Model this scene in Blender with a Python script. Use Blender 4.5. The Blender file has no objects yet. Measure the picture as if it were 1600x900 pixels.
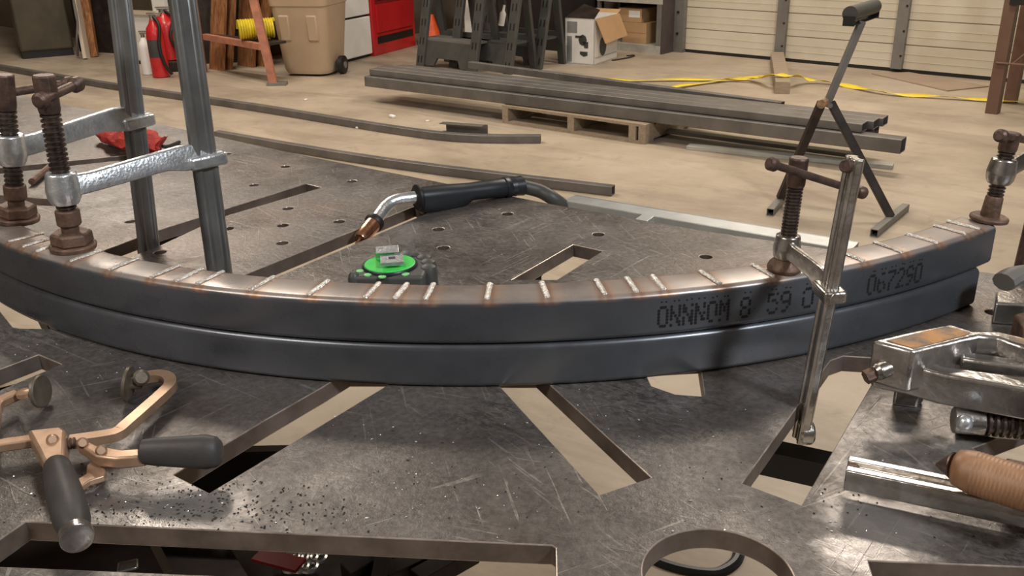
import bpy, bmesh, math, random
from mathutils import Vector, Matrix, noise
random.seed(7)
S = bpy.context.scene
COL = S.collection
# ------------------------------------------------------------------ camera
FPX = 1450.0; CAMZ = 1.38
_d = Vector((80, -3500, -FPX)).normalized()
_up = -_d
_f = Vector((0, 0, -1)); _y = (_f - _up * _f.dot(_up)).normalized(); _x = _y.cross(_up)
M = Matrix((_x, _y, _up))
P = Vector((0, 0, CAMZ))
cd = bpy.data.cameras.new('camera'); cam = bpy.data.objects.new('camera', cd); COL.objects.link(cam)
cd.sensor_width = 36; cd.lens = 36 * FPX / 1600; cd.clip_start = .02; cd.clip_end = 80
cam.matrix_world = Matrix.Translation(P) @ M.to_4x4()
S.camera = cam
def ray(u, v): return (M @ Vector((u - 800, -(v - 450), -FPX))).normalized()
def at(u, v, z=0.0):
    r = ray(u, v); return P + r * ((z - P.z) / r.z)
def aty(u, v, y):
    r = ray(u, v); return P + r * (y / r.y)
# ------------------------------------------------------------------ world, lights, exposure
w = bpy.data.worlds.new('world'); S.world = w; w.use_nodes = True
w.node_tree.nodes['Background'].inputs[0].default_value = (1.0, .93, .85, 1)
w.node_tree.nodes['Background'].inputs[1].default_value = .15
S.view_settings.view_transform = 'Standard'; S.view_settings.look = 'None'
S.view_settings.gamma = 1; S.view_settings.use_curve_mapping = False
S.view_settings.exposure = 0.18
def area(name, loc, sx, sy, power, col, tgt=None, rz=0):
    l = bpy.data.lights.new(name, 'AREA'); l.shape = 'RECTANGLE'; l.size = sx; l.size_y = sy
    l.energy = power; l.color = col
    o = bpy.data.objects.new(name, l); COL.objects.link(o); o.location = loc
    if tgt is not None:
        o.rotation_euler = (Vector(tgt) - Vector(loc)).to_track_quat('-Z', 'Y').to_euler()
    else: o.rotation_euler = (0, 0, rz)
    return o
WARM = (1.0, .89, .76)
area('shop_lamp', (-2.1, 5.4, 4.3), 2.0, .4, 112, WARM, rz=-.7)
area('shop_lamp', (2.2, 5.3, 4.3), 1.6, .4, 108, WARM, rz=-.7)
area('shop_lamp', (-3.6, 8.0, 4.5), 2.4, .35, 88, WARM, rz=-.7)
area('shop_lamp', (2.6, 7.6, 4.5), 2.4, .35, 66, WARM, rz=-.7)
area('shop_lamp', (2.5, -1.4, 3.9), .6, .5, 122, (.90, .95, 1.0), tgt=(.1, 1.2, .9))
area('shop_lamp', (-3.2, -.9, 4.3), 2.4, .35, 125, (1, .93, .85))
# ------------------------------------------------------------------ materials
def mat(name, col, rough=.5, metal=0.0, col2=None, nscale=8.0, namt=.5, bump=0.0, bscale=60.0, spec=None, emit=None, coat=0):
    m = bpy.data.materials.new(name); m.use_nodes = True
    nt = m.node_tree; b = nt.nodes['Principled BSDF']
    b.inputs['Roughness'].default_value = rough; b.inputs['Metallic'].default_value = metal
    if coat: b.inputs['Coat Weight'].default_value = coat
    if spec is not None: b.inputs['Specular IOR Level'].default_value = spec
    tc = nt.nodes.new('ShaderNodeTexCoord')
    if col2 is None: col2 = tuple(c * .72 for c in col)
    n = nt.nodes.new('ShaderNodeTexNoise'); n.inputs['Scale'].default_value = nscale; n.inputs['Detail'].default_value = 6
    n.inputs['Roughness'].default_value = .6
    nt.links.new(tc.outputs['Object'], n.inputs['Vector'])
    r = nt.nodes.new('ShaderNodeValToRGB')
    r.color_ramp.elements[0].position = .5 - namt * .3; r.color_ramp.elements[1].position = .5 + namt * .3
    r.color_ramp.elements[0].color = (*col2, 1); r.color_ramp.elements[1].color = (*col, 1)
    nt.links.new(n.outputs['Fac'], r.inputs['Fac']); nt.links.new(r.outputs['Color'], b.inputs['Base Color'])
    if bump:
        n2 = nt.nodes.new('ShaderNodeTexNoise'); n2.inputs['Scale'].default_value = bscale; n2.inputs['Detail'].default_value = 4
        nt.links.new(tc.outputs['Object'], n2.inputs['Vector'])
        bp = nt.nodes.new('ShaderNodeBump'); bp.inputs['Strength'].default_value = bump; bp.inputs['Distance'].default_value = .01
        nt.links.new(n2.outputs['Fac'], bp.inputs['Height']); nt.links.new(bp.outputs['Normal'], b.inputs['Normal'])
    return m
class NT:
    def __init__(s, name):
        s.m = bpy.data.materials.new(name); s.m.use_nodes = True; s.t = s.m.node_tree; s.b = s.t.nodes['Principled BSDF']
        s.tc = s.t.nodes.new('ShaderNodeTexCoord')
    def link(s, a, b): s.t.links.new(a, b)
    def mapping(s, scale=(1, 1, 1), rot=(0, 0, 0)):
        n0 = s.t.nodes.new('ShaderNodeMapping'); n0.inputs['Rotation'].default_value = rot
        s.link(s.tc.outputs['Object'], n0.inputs['Vector'])
        n = s.t.nodes.new('ShaderNodeMapping'); n.inputs['Scale'].default_value = scale
        s.link(n0.outputs[0], n.inputs['Vector']); return n.outputs[0]
    def noise(s, scale, detail=5, rough=.6, vec=None, dist=0):
        n = s.t.nodes.new('ShaderNodeTexNoise'); n.inputs['Scale'].default_value = scale; n.inputs['Detail'].default_value = detail
        n.inputs['Roughness'].default_value = rough; n.inputs['Distortion'].default_value = dist
        s.link(vec or s.tc.outputs['Object'], n.inputs['Vector']); return n.outputs['Fac']
    def ramp(s, fac, stops):
        n = s.t.nodes.new('ShaderNodeValToRGB'); e = n.color_ramp.elements
        while len(e) < len(stops): e.new(.5)
        for k, (p, c) in enumerate(stops):
            e[k].position = p; e[k].color = (*c, 1) if isinstance(c, tuple) else (c, c, c, 1)
        s.link(fac, n.inputs['Fac']); return n.outputs['Color']
    def mix(s, fac, a, b, mode='MIX'):
        n = s.t.nodes.new('ShaderNodeMix'); n.data_type = 'RGBA'; n.blend_type = mode
        for i, v in ((0, fac), (6, a), (7, b)):
            if hasattr(v, 'links'): s.link(v, n.inputs[i])
            elif isinstance(v, tuple): n.inputs[i].default_value = (*v, 1)
            else: n.inputs[i].default_value = v
        return n.outputs[2]
    def math(s, op, a, b=0.0):
        n = s.t.nodes.new('ShaderNodeMath'); n.operation = op
        for i, v in ((0, a), (1, b)):
            if hasattr(v, 'links'): s.link(v, n.inputs[i])
            else: n.inputs[i].default_value = v
        return n.outputs[0]
    def bump(s, h, strength, dist=.01):
        n = s.t.nodes.new('ShaderNodeBump'); n.inputs['Strength'].default_value = strength; n.inputs['Distance'].default_value = dist
        s.link(h, n.inputs['Height']); s.link(n.outputs[0], s.b.inputs['Normal'])
TZ = .9; TT = .02
def steel_table_mat():
    t = NT('table_steel')
    base = t.ramp(t.noise(3.5, 7, .65), [(.32, (.10, .088, .08)), (.5, (.175, .158, .148)), (.68, (.26, .238, .222))])
    rust = t.ramp(t.noise(2.1, 5, .6, t.mapping((1, 1, 1), (0, 0, 1))), [(.48, 0.0), (.66, .8)])
    base = t.mix(t.math('MULTIPLY', rust, .45), base, (.23, .145, .095))
    pale = t.ramp(t.noise(4.3, 7, .7, t.mapping((1, 1, 1), (0, 0, 2))), [(.55, 0.0), (.68, 1.0)])
    base = t.mix(t.math('MULTIPLY', pale, .35), base, (.33, .31, .29))
    scr = None
    for k, (rz, sc, lo, str_) in enumerate(((.62, 7, .655, 30), (-.9, 6, .665, 36), (1.35, 7, .67, 30), (.35, 10, .65, 26), (-.45, 8, .66, 34), (.95, 12, .65, 24))):
        f = t.noise(sc, 1.5, .5, t.mapping((1.0, str_, 1), (0, 0, rz)), .2)
        r = t.ramp(f, [(lo, 0.0), (lo + .02, 1.0)])
        br = t.ramp(t.noise(4 + k * 1.3, 3, .6, t.mapping((1, 1, 1), (0, 0, k))), [(.5, 0.0), (.58, 1.0)])
        r = t.math('MULTIPLY', r, br)
        scr = r if scr is None else t.math('MAXIMUM', scr, r)
    base = t.mix(t.math('MULTIPLY', scr, .4), base, (.46, .42, .385))
    fine = t.noise(130, 4, .75)
    base = t.mix(.6, base, t.ramp(fine, [(.36, .4), (.64, 1.15)]), 'MULTIPLY')
    scrib = t.ramp(t.noise(38, 4, .8, t.mapping((1, 3, 1), (0, 0, .6)), 1.2), [(.5, 0.0), (.56, 1.0)])
    zone = t.ramp(t.noise(2.6, 4, .6, t.mapping((1, 1, 1), (0, 0, 3))), [(.5, 0.0), (.6, 1.0)])
    base = t.mix(t.math('MULTIPLY', t.math('MULTIPLY', scrib, zone), .65), base, (.04, .035, .035))
    polish_glint = None  # polished patches, with their bright highlights put into the base colour
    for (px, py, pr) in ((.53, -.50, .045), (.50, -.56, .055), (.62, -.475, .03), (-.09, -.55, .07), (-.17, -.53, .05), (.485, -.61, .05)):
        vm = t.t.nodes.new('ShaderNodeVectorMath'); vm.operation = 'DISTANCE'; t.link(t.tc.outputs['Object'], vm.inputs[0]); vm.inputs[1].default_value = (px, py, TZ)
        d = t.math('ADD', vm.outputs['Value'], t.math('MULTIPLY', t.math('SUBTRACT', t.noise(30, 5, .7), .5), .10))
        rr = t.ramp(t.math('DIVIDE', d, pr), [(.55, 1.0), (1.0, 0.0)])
        polish_glint = rr if polish_glint is None else t.math('MAXIMUM', polish_glint, rr)
    base = t.mix(t.math('MULTIPLY', polish_glint, .5), base, (.48, .45, .43))
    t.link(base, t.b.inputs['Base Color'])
    rg = t.ramp(t.noise(9, 6, .75), [(.35, .30), (.65, .52)])
    t.link(t.math('SUBTRACT', rg, t.math('MULTIPLY', polish_glint, .08)), t.b.inputs['Roughness']); t.b.inputs['Metallic'].default_value = .6
    t.bump(t.math('ADD', t.math('MULTIPLY', fine, .6), t.math('MULTIPLY', scr, .3)), .45, .002)
    return t.m
def floor_mat():
    t = NT('concrete_floor')
    base = t.ramp(t.noise(1.1, 8, .65), [(.32, (.31, .25, .185)), (.5, (.42, .345, .26)), (.68, (.50, .42, .32))])
    st = t.ramp(t.noise(.9, 7, .7, t.mapping((1, 3.4, 1), (0, 0, .66)), .4), [(.48, 0.0), (.62, 1.0)])
    base = t.mix(t.math('MULTIPLY', st, .5), base, (.24, .185, .14))
    sp = t.ramp(t.noise(6, 8, .8, None, .6), [(.56, 0.0), (.66, 1.0)])
    base = t.mix(t.math('MULTIPLY', sp, .4), base, (.22, .165, .125))
    t.link(base, t.b.inputs['Base Color']); t.b.inputs['Roughness'].default_value = .5
    t.bump(t.noise(40, 4), .1, .01)
    return t.m
def tube_mat(name, heat=True):
    t = NT(name)
    base = t.ramp(t.noise(5, 5, .6), [(.3, (.078, .083, .094)), (.7, (.135, .143, .16))])
    if heat:
        a = t.t.nodes.new('ShaderNodeAttribute'); a.attribute_name = 'weld_top_tint'
        sep = t.t.nodes.new('ShaderNodeSeparateColor'); t.link(a.outputs['Color'], sep.inputs[0])
        nz = t.ramp(t.noise(60, 4, .6), [(.35, .2), (.65, .9)])
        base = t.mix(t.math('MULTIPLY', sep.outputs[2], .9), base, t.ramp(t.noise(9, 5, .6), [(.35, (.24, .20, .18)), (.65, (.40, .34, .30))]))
        base = t.mix(t.math('MULTIPLY', sep.outputs[0], nz), base, (.42, .24, .14))
        base = t.mix(t.math('MULTIPLY', sep.outputs[1], .5), base, (.13, .06, .04))
    t.link(base, t.b.inputs['Base Color']); t.b.inputs['Metallic'].default_value = .5
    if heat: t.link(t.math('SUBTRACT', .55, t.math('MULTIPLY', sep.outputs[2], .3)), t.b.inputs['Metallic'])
    t.link(t.ramp(t.noise(20, 5), [(.3, .24), (.7, .36)]), t.b.inputs['Roughness'])
    return t.m
def wood_mat(name, c1, c2, axis=(1, 14, 14), rough=.7, scale=4):
    t = NT(name)
    base = t.ramp(t.noise(scale, 6, .6, t.mapping(axis), .6), [(.3, c1), (.7, c2)])
    t.link(base, t.b.inputs['Base Color']); t.b.inputs['Roughness'].default_value = rough
    return t.m
MT = {
 'table': steel_table_mat(), 'floor': floor_mat(), 'tube': tube_mat('rolled_tube_steel'), 'tube2': tube_mat('plain_tube_steel', False),
 'edge': mat('cut_steel_edge', (.19, .15, .13), .5, .4, (.1, .075, .06), 20),
 'edgehi': mat('edge_highlight_steel', (.62, .52, .46), .35, .6, (.3, .24, .2), 40),  # highlight along the plate bevels, painted in as a brighter steel
 'bead': mat('weld_bead_steel', (.92, .90, .86), .28, .6, (.62, .58, .54), 300, bump=.4, bscale=500),
 'ink': mat('printed_ink', (.008, .008, .01), .6),
 'chrome': mat('forged_chrome', (.82, .86, .90), .3, .85, (.6, .62, .65), 60, bump=.12, bscale=260),
 'nickel': mat('worn_nickel', (.58, .56, .54), .25, .92, (.33, .3, .27), 30, bump=.08, bscale=120),
 'bar': mat('grey_bar_steel', (.27, .27, .265), .38, .6, (.18, .178, .172), 14),
 'rustd': mat('dark_rusty_steel', (.17, .105, .08), .5, .55, (.07, .045, .038), 60, bump=.1, bscale=200),
 'rust': mat('rust_brown', (.21, .125, .088), .55, .35, (.1, .06, .042), 60, bump=.15, bscale=200),
 'orust': mat('orange_rust', (.52, .27, .11), .7, .2, (.2, .16, .13), 45, namt=.35),
 'thread': mat('oily_thread_steel', (.2, .16, .14), .32, .8, (.07, .05, .045), 80),
 'copper': mat('copper_nozzle', (.75, .43, .28), .25, .95, (.5, .25, .15), 90),
 'bronze': mat('plated_tan_steel', (.56, .37, .25), .36, .55, (.38, .24, .15), 25),
 'grip': mat('dark_rubber_grip', (.055, .050, .048), .55, 0, (.04, .036, .034), 30, bump=.05, bscale=300),
 'black': mat('black_plastic', (.018, .022, .028), .38, 0),
 'dplast': mat('charcoal_plastic', (.075, .075, .07), .5, 0, (.05, .05, .045), 6),
 'dbronze': mat('dark_bronze', (.24, .20, .15), .42, .6, (.13, .105, .08), 40),
 'pipe': mat('dull_grey_pipe_steel', (.21, .195, .18), .42, .4, (.14, .13, .12), 6),
 'dust': mat('dusty_cardboard', (.36, .27, .19), .8, 0, (.3, .22, .16), 3),
 'dark': mat('near_black_paint', (.014, .012, .011), .5),
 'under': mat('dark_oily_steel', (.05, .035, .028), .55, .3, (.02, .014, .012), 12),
 'green': mat('bright_green_plastic', (.07, .72, .12), .4, 0, (.06, .6, .1), 10),
 'lgreen': mat('pale_green_rubber', (.25, .75, .25), .5),
 'white': mat('white_paint', (.84, .82, .78), .5, 0, (.78, .75, .71), 6),
 'cream': mat('cream_paint', (.68, .58, .46), .5, 0, (.6, .5, .39), 3),
 'steelw': mat('galvanised_steel', (.55, .57, .56), .38, .6, (.42, .43, .42), 12),
 'olive': mat('olive_cabinet_paint', (.105, .085, .055), .35, .3, (.07, .058, .04), 3),
 'red': mat('red_enamel', (.55, .02, .022), .3, 0, (.5, .016, .018), 4, coat=.3),
 'dred': mat('dark_red_side', (.27, .02, .02), .4),
 'redcloth': mat('red_leather', (.62, .06, .04), .7, 0, (.3, .02, .02), 40, bump=.4, bscale=80),
 'tan': mat('tan_plastic', (.50, .37, .25), .5, 0, (.45, .33, .22), 3),
 'orange': mat('orange_cone', (1.0, .13, .02), .45),
 'ofade': mat('faded_orange_paint', (.55, .22, .13), .5, 0, (.35, .15, .1), 12),
 'yellow': mat('yellow_hose', (.78, .62, .03), .4),
 'ytape': mat('yellow_barrier_tape', (.85, .66, .04), .45, 0, (.75, .55, .03), 5),
 'card': mat('cardboard', (.50, .31, .16), .8, 0, (.43, .26, .13), 3),
 'brownp': mat('brown_rack_paint', (.17, .10, .07), .5, .1, (.15, .075, .05), 5),
 'purple': mat('dark_grey_shelf_paint', (.085, .065, .065), .5),
 'shelf': mat('pale_shelf_paint', (.50, .48, .42), .5),
 'door': mat('cream_door_panel', (.66, .60, .48), .5, 0, (.57, .51, .40), 2),
 'strut': mat('grey_strut_steel', (.25, .24, .22), .5, .4, (.19, .18, .165), 5),
 'wall': mat('dull_wall', (.22, .17, .13), .8, 0, (.15, .12, .09), 2),
 'ceil': mat('ceiling_white', (.5, .47, .43), .9),
 'wood': wood_mat('pallet_wood', (.26, .20, .14), (.40, .31, .22)),
 'ply': wood_mat('brown_plywood', (.13, .045, .015), (.42, .19, .07), (10, 10, 1)),
 'hwood': wood_mat('stained_handle_wood', (.24, .12, .06), (.40, .22, .12), (12, 12, 2), .45),
 'chip': mat('bright_metal_chips', (.8, .78, .75), .3, .6),
 'dchip': mat('black_slag_chips', (.012, .01, .01), .6),
}
# ------------------------------------------------------------------ geometry helpers
WL = {}
def loc_of(o): return WL.get(o.name, Vector((0, 0, 0)))
def tag(o, label=None, cat=None, group=None, kind=None):
    if label: o['label'] = label
    if cat: o['category'] = cat
    if group: o['group'] = group
    if kind: o['kind'] = kind
    return o
def thing(name, loc, label, cat, group=None):
    o = bpy.data.objects.new(name, None); COL.objects.link(o); o.location = loc; o.empty_display_size = .05
    WL[o.name] = Vector(loc); return tag(o, label, cat, group)
def frame(p0, p1, upv=None):
    z = (p1 - p0).normalized()
    u = Vector(upv) if upv is not None else (Vector((0, 0, 1)) if abs(z.z) < .9 else Vector((1, 0, 0)))
    x = u.cross(z).normalized(); y = z.cross(x)
    return x, y, z
class MB:
    def __init__(s): s.v = []; s.f = []
    def add(s, vs, fs):
        n = len(s.v); s.v += [Vector(v) for v in vs]; s.f += [tuple(i + n for i in f) for f in fs]; return s
    def box(s, c, sz, R=None):
        c = Vector(c); hx, hy, hz = [q / 2 for q in sz]
        vs = [Vector((x, y, z)) for z in (-hz, hz) for x, y in ((-hx, -hy), (hx, -hy), (hx, hy), (-hx, hy))]
        if R is not None: vs = [R @ v for v in vs]
        return s.add([c + v for v in vs], [(3, 2, 1, 0), (4, 5, 6, 7), (0, 1, 5, 4), (1, 2, 6, 5), (2, 3, 7, 6), (3, 0, 4, 7)])
    def beam(s, p0, p1, w, h, upv=None):      # rectangular bar: w sideways, h along upv
        p0 = Vector(p0); p1 = Vector(p1); x, y, z = frame(p0, p1, upv)
        vs = []
        for p in (p0, p1):
            for a, b in ((-1, -1), (1, -1), (1, 1), (-1, 1)): vs.append(p + x * (a * w / 2) + y * (b * h / 2))
        return s.add(vs, [(3, 2, 1, 0), (4, 5, 6, 7), (0, 1, 5, 4), (1, 2, 6, 5), (2, 3, 7, 6), (3, 0, 4, 7)])
    def prism(s, poly, z0, z1):               # poly: xy list (or 3-D points, z ignored)
        n = len(poly); ar = sum(poly[i][0] * poly[(i + 1) % n][1] - poly[(i + 1) % n][0] * poly[i][1] for i in range(n))
        if ar < 0: poly = list(reversed(poly))
        vs = [(p[0], p[1], z0) for p in poly] + [(p[0], p[1], z1) for p in poly]
        fs = [tuple(range(n - 1, -1, -1)), tuple(range(n, 2 * n))] + [(i, (i + 1) % n, n + (i + 1) % n, n + i) for i in range(n)]
        return s.add(vs, fs)
    def plate(s, poly3, nrm):                 # planar 3-D polygon extruded by the vector nrm
        n = len(poly3); P3 = [Vector(p) for p in poly3]; nrm = Vector(nrm)
        N = Vector((0, 0, 0))
        for i in range(n): N += P3[i].cross(P3[(i + 1) % n])
        if N.dot(nrm) < 0: P3.reverse()
        return s.add(P3 + [p + nrm for p in P3], [tuple(range(n - 1, -1, -1)), tuple(range(n, 2 * n))] + [(i, (i + 1) % n, n + (i + 1) % n, n + i) for i in range(n)])
    def lathe(s, p0, p1, prof, n=20, cap=True, sx=1, upv=None):
        p0 = Vector(p0); p1 = Vector(p1); x, y, z = frame(p0, p1, upv); L = (p1 - p0).length
        vs = []; fs = []
        for t, r in prof:
            for k in range(n):
                a = 2 * math.pi * k / n; vs.append(p0 + z * (t * L) + (x * (math.cos(a) * sx) + y * math.sin(a)) * r)
        for i in range(len(prof) - 1):
            for k in range(n): fs.append((i * n + k, i * n + (k + 1) % n, (i + 1) * n + (k + 1) % n, (i + 1) * n + k))
        if cap: fs.append(tuple(range(n - 1, -1, -1))); m = (len(prof) - 1) * n; fs.append(tuple(range(m, m + n)))
        return s.add(vs, fs)
    def cyl(s, p0, p1, r, r1=None, n=20):
        return s.lathe(p0, p1, [(0, r), (1, r if r1 is None else r1)], n)
    def thread(s, p0, p1, r, pitch, n=18, depth=.22):
        L = (Vector(p1) - Vector(p0)).length; k = max(2, int(L / pitch)); pr = []
        for i in range(k):
            b = i / k; e = 1 / k
            pr += [(b, r * (1 - depth)), (b + .28 * e, r * (1 - depth)), (b + .42 * e, r), (b + .8 * e, r), (b + .97 * e, r * (1 - depth))]
        return s.lathe(p0, p1, pr + [(1, r * (1 - depth))], n)
    def sweep(s, pts, r, n=12, flat=1.0, closed=False, rs=None):
        pts = [Vector(p) for p in pts]; m = len(pts); vs = []; fs = []; X = None
        for i, p in enumerate(pts):
            a = pts[(i - 1) % m] if (closed or i > 0) else p; b = pts[(i + 1) % m] if (closed or i < m - 1) else p
            t = (b - a).normalized()
            if X is None: X = frame(p, p + t)[0]
            X = (X - t * X.dot(t)).normalized(); Y = t.cross(X); rr = rs[i] if rs else r
            for k in range(n):
                q = 2 * math.pi * k / n; vs.append(p + X * (math.cos(q) * rr) + Y * (math.sin(q) * rr * flat))
        for i in range(m if closed else m - 1):
            j = (i + 1) % m
            for k in range(n): fs.append((i * n + k, i * n + (k + 1) % n, j * n + (k + 1) % n, j * n + k))
        if not closed: fs.append(tuple(range(n - 1, -1, -1))); fs.append(tuple(range((m - 1) * n, m * n)))
        return s.add(vs, fs)
    def section(s, pts, prof, side=None):      # sweep an open/closed 2-D profile (w,h) along pts, h vertical
        pts = [Vector(p) for p in pts]; m = len(pts); n = len(prof); vs = []; fs = []
        for i, p in enumerate(pts):
            t = (pts[min(i + 1, m - 1)] - pts[max(i - 1, 0)]).normalized()
            x = Vector((0, 0, 1)).cross(t).normalized() if abs(t.z) < .95 else Vector(side)
            y = t.cross(x)
            if abs(t.z) < .95 and y.z < 0: y = -y
            for a, b in prof: vs.append(p + x * a + y * b)
        for i in range(m - 1):
            for k in range(n): fs.append((i * n + k, i * n + (k + 1) % n, (i + 1) * n + (k + 1) % n, (i + 1) * n + k))
        fs.append(tuple(range(n - 1, -1, -1))); fs.append(tuple(range((m - 1) * n, m * n)))
        return s.add(vs, fs)
    def hollow(s, pts, w, h, th=.003, r=.0):   # rectangular hollow tube along pts; base centre line given
        def rr(hw, hh, rad, seg=4):
            o = []
            for cx, cy, a0 in ((hw - rad, hh - rad, 0), (-hw + rad, hh - rad, 90), (-hw + rad, -hh + rad, 180), (hw - rad, -hh + rad, 270)):
                for k in range(seg + 1):
                    a = math.radians(a0 + 90 * k / seg); o.append((cx + rad * math.cos(a), cy + rad * math.sin(a) + h / 2))
            return o
        out = rr(w / 2, h / 2, max(r, .001)); inn = rr(w / 2 - th, h / 2 - th, max(r - th, .0005)); n = len(out)
        pts = [Vector(p) for p in pts]; m = len(pts); vs = []; fs = []
        for i, p in enumerate(pts):
            t = (pts[min(i + 1, m - 1)] - pts[max(i - 1, 0)]).normalized(); x = Vector((0, 0, 1)).cross(t).normalized(); y = Vector((0, 0, 1))
            for a, b in out + inn: vs.append(p + x * a + y * b)
        N = 2 * n
        for i in range(m - 1):
            for k in range(n):
                fs.append((i * N + k, (i + 1) * N + k, (i + 1) * N + (k + 1) % n, i * N + (k + 1) % n))
                fs.append((i * N + n + k, i * N + n + (k + 1) % n, (i + 1) * N + n + (k + 1) % n, (i + 1) * N + n + k))
        for k in range(n):
            fs.append((k, (k + 1) % n, n + (k + 1) % n, n + k)); q = (m - 1) * N
            fs.append((q + k, q + n + k, q + n + (k + 1) % n, q + (k + 1) % n))
        return s.add(vs, fs)
    def ball(s, c, r, n=14, sz=1):
        pr = [(0.001, .02)] + [(.5 - .5 * math.cos(math.pi * i / 8), math.sin(math.pi * i / 8)) for i in range(1, 8)] + [(.999, .02)]
        c = Vector(c); return s.lathe(c - Vector((0, 0, r * sz)), c + Vector((0, 0, r * sz)), [(t, q * r) for t, q in pr], n)
    def build(s, name, m, parent=None, smooth=True, bevel=0, seg=2, loc=None, ang=35):
        me = bpy.data.meshes.new(name)
        off = loc_of(parent) if parent else (Vector(loc) if loc is not None else Vector((0, 0, 0)))
        me.from_pydata([tuple(v - off) for v in s.v], [], s.f)
        bm = bmesh.new(); bm.from_mesh(me); bmesh.ops.recalc_face_normals(bm, faces=bm.faces); bm.to_mesh(me); bm.free()
        o = bpy.data.objects.new(name, me); COL.objects.link(o)
        for mm in (m if isinstance(m, (list, tuple)) else [m]): me.materials.append(MT[mm])
        if parent: o.parent = parent; WL[o.name] = off
        else: o.location = off; WL[o.name] = off
        if smooth:
            me.shade_smooth() if hasattr(me, 'shade_smooth') else None
            me.set_sharp_from_angle(angle=math.radians(ang))
        if bevel:
            b = o.modifiers.new('bevel', 'BEVEL'); b.width = bevel; b.segments = seg; b.limit_method = 'ANGLE'; b.angle_limit = math.radians(40); b.harden_normals = False
        return o
def pp(z, *px): return [at(u, v, z) for u, v in px]
def smooth_path(pts, n=6):
    pts = [Vector(p) for p in pts]; out = []
    for i in range(len(pts) - 1):
        a = pts[max(i - 1, 0)]; b = pts[i]; c = pts[i + 1]; d = pts[min(i + 2, len(pts) - 1)]
        for k in range(n):
            t = k / n; out.append(.5 * ((2 * b) + (c - a) * t + (2 * a - 5 * b + 4 * c - d) * t * t + (3 * b - a - 3 * c + d) * t ** 3))
    return out + [pts[-1]]
# room frame: u runs along the back wall with the garage door, v towards it
TH = -.7275
U = Vector((math.cos(TH), math.sin(TH), 0)); V = Vector((-math.sin(TH), math.cos(TH), 0)); RZ = Matrix.Rotation(TH, 3, 'Z'); Z = Vector((0, 0, 1))
def R(u, v, z=0.0): return U * u + V * v + Z * z
def rbox(mb, u0, u1, v0, v1, z0, z1): return mb.box(R((u0 + u1) / 2, (v0 + v1) / 2, (z0 + z1) / 2), (u1 - u0, v1 - v0, z1 - z0), RZ)
def uv(p): return (p.dot(U), p.dot(V))
# ================================================================== SETTING
def struct(name, mb, m, **k):
    o = mb.build(name, m, **k); o['kind'] = 'structure'; return o
U0, U1, V0, V1, HC = -14.0, 6.5, -5.5, 8.05, 4.9
struct('floor', rbox(MB(), U0, U1, V0, V1 + .4, -.1, 0), 'floor', smooth=False)
struct('ceiling', rbox(MB(), U0, U1, V0, V1 + .4, HC, HC + .1), 'ceil', smooth=False)
mb = MB(); rbox(mb, -8.3, -4.98, V1 + .27, V1 + .37, 0, HC); rbox(mb, -5.1, -4.98, V1, V1 + .3, 0, HC); rbox(mb, 1.6, U1, V1, V1 + .12, 0, HC); rbox(mb, -4.98, 1.6, V1, V1 + .12, 3.3, HC)
struct('wall_back', mb, 'wall', smooth=False)
struct('wall_left', rbox(MB(), U0 - .12, U0, V0, 5.2, 0, HC), 'wall', smooth=False)
struct('wall_side', rbox(MB(), U0, -8.2, 5.15, 5.27, 0, HC), 'wall', smooth=False)
struct('wall_alcove', rbox(MB(), -8.3, -8.2, 5.27, V1 + .27, 0, HC), 'wall', smooth=False)
struct('wall_right', rbox(MB(), U1, U1 + .12, V0, V1, 0, HC), 'ceil', smooth=False)
struct('wall_front', rbox(MB(), U0, U1, V0 - .12, V0, 0, HC), 'ceil', smooth=False)
# garage door
gd = bpy.data.objects.new('door_1', None); COL.objects.link(gd); gd['kind'] = 'structure'; gd.location = R(-1.7, V1 + .05, 0); WL[gd.name] = Vector(gd.location)
mb = MB(); h = .03; k = 0
while h < 3.2:
    rbox(mb, -4.86, 1.55, V1 + .04, V1 + .08, h, h + .192)
    for q in (.06, .12): rbox(mb, -4.86, 1.55, V1 + .0375, V1 + .041, h + q, h + q + .003)
    rbox(mb, -4.86, 1.55, V1 + .055, V1 + .08, h + .19, h + .2)
    h += .2
mb.build('door_panel', 'door', gd, smooth=False)
rbox(MB(), -4.86, 1.55, V1 + .04, V1 + .085, 0, .03).build('bottom_seal', 'dark', gd, smooth=False)
for u in (-3.86, -2.80, -1.74, -.68, .38):
    st = rbox(MB(), u - .045, u + .045, V1 - .005, V1 + .04, .03, 3.2).build('door_strut', 'strut', gd, smooth=False)
    mb = MB()
    for zz in (.14, .34, .54, .74): mb.cyl(R(u + .028, V1 - .012, zz), R(u + .028, V1, zz), .009, n=8)
    mb.build('strut_bolt', 'dark', st)
mb = MB(); rbox(mb, -4.98, -4.86, V1 - .02, V1 + .04, 0, 3.3); rbox(mb, -5.03, -5.0, V1 - .1, V1, 0, 3.3)
tr = mb.build('door_track', 'strut', gd, smooth=False)
mb = MB()
for zz in (.18, .38, .6): mb.cyl(R(-4.92, V1 - .035, zz), R(-4.92, V1 - .02, zz), .012, n=8)
mb.build('track_bolt', 'dark', tr)
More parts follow.
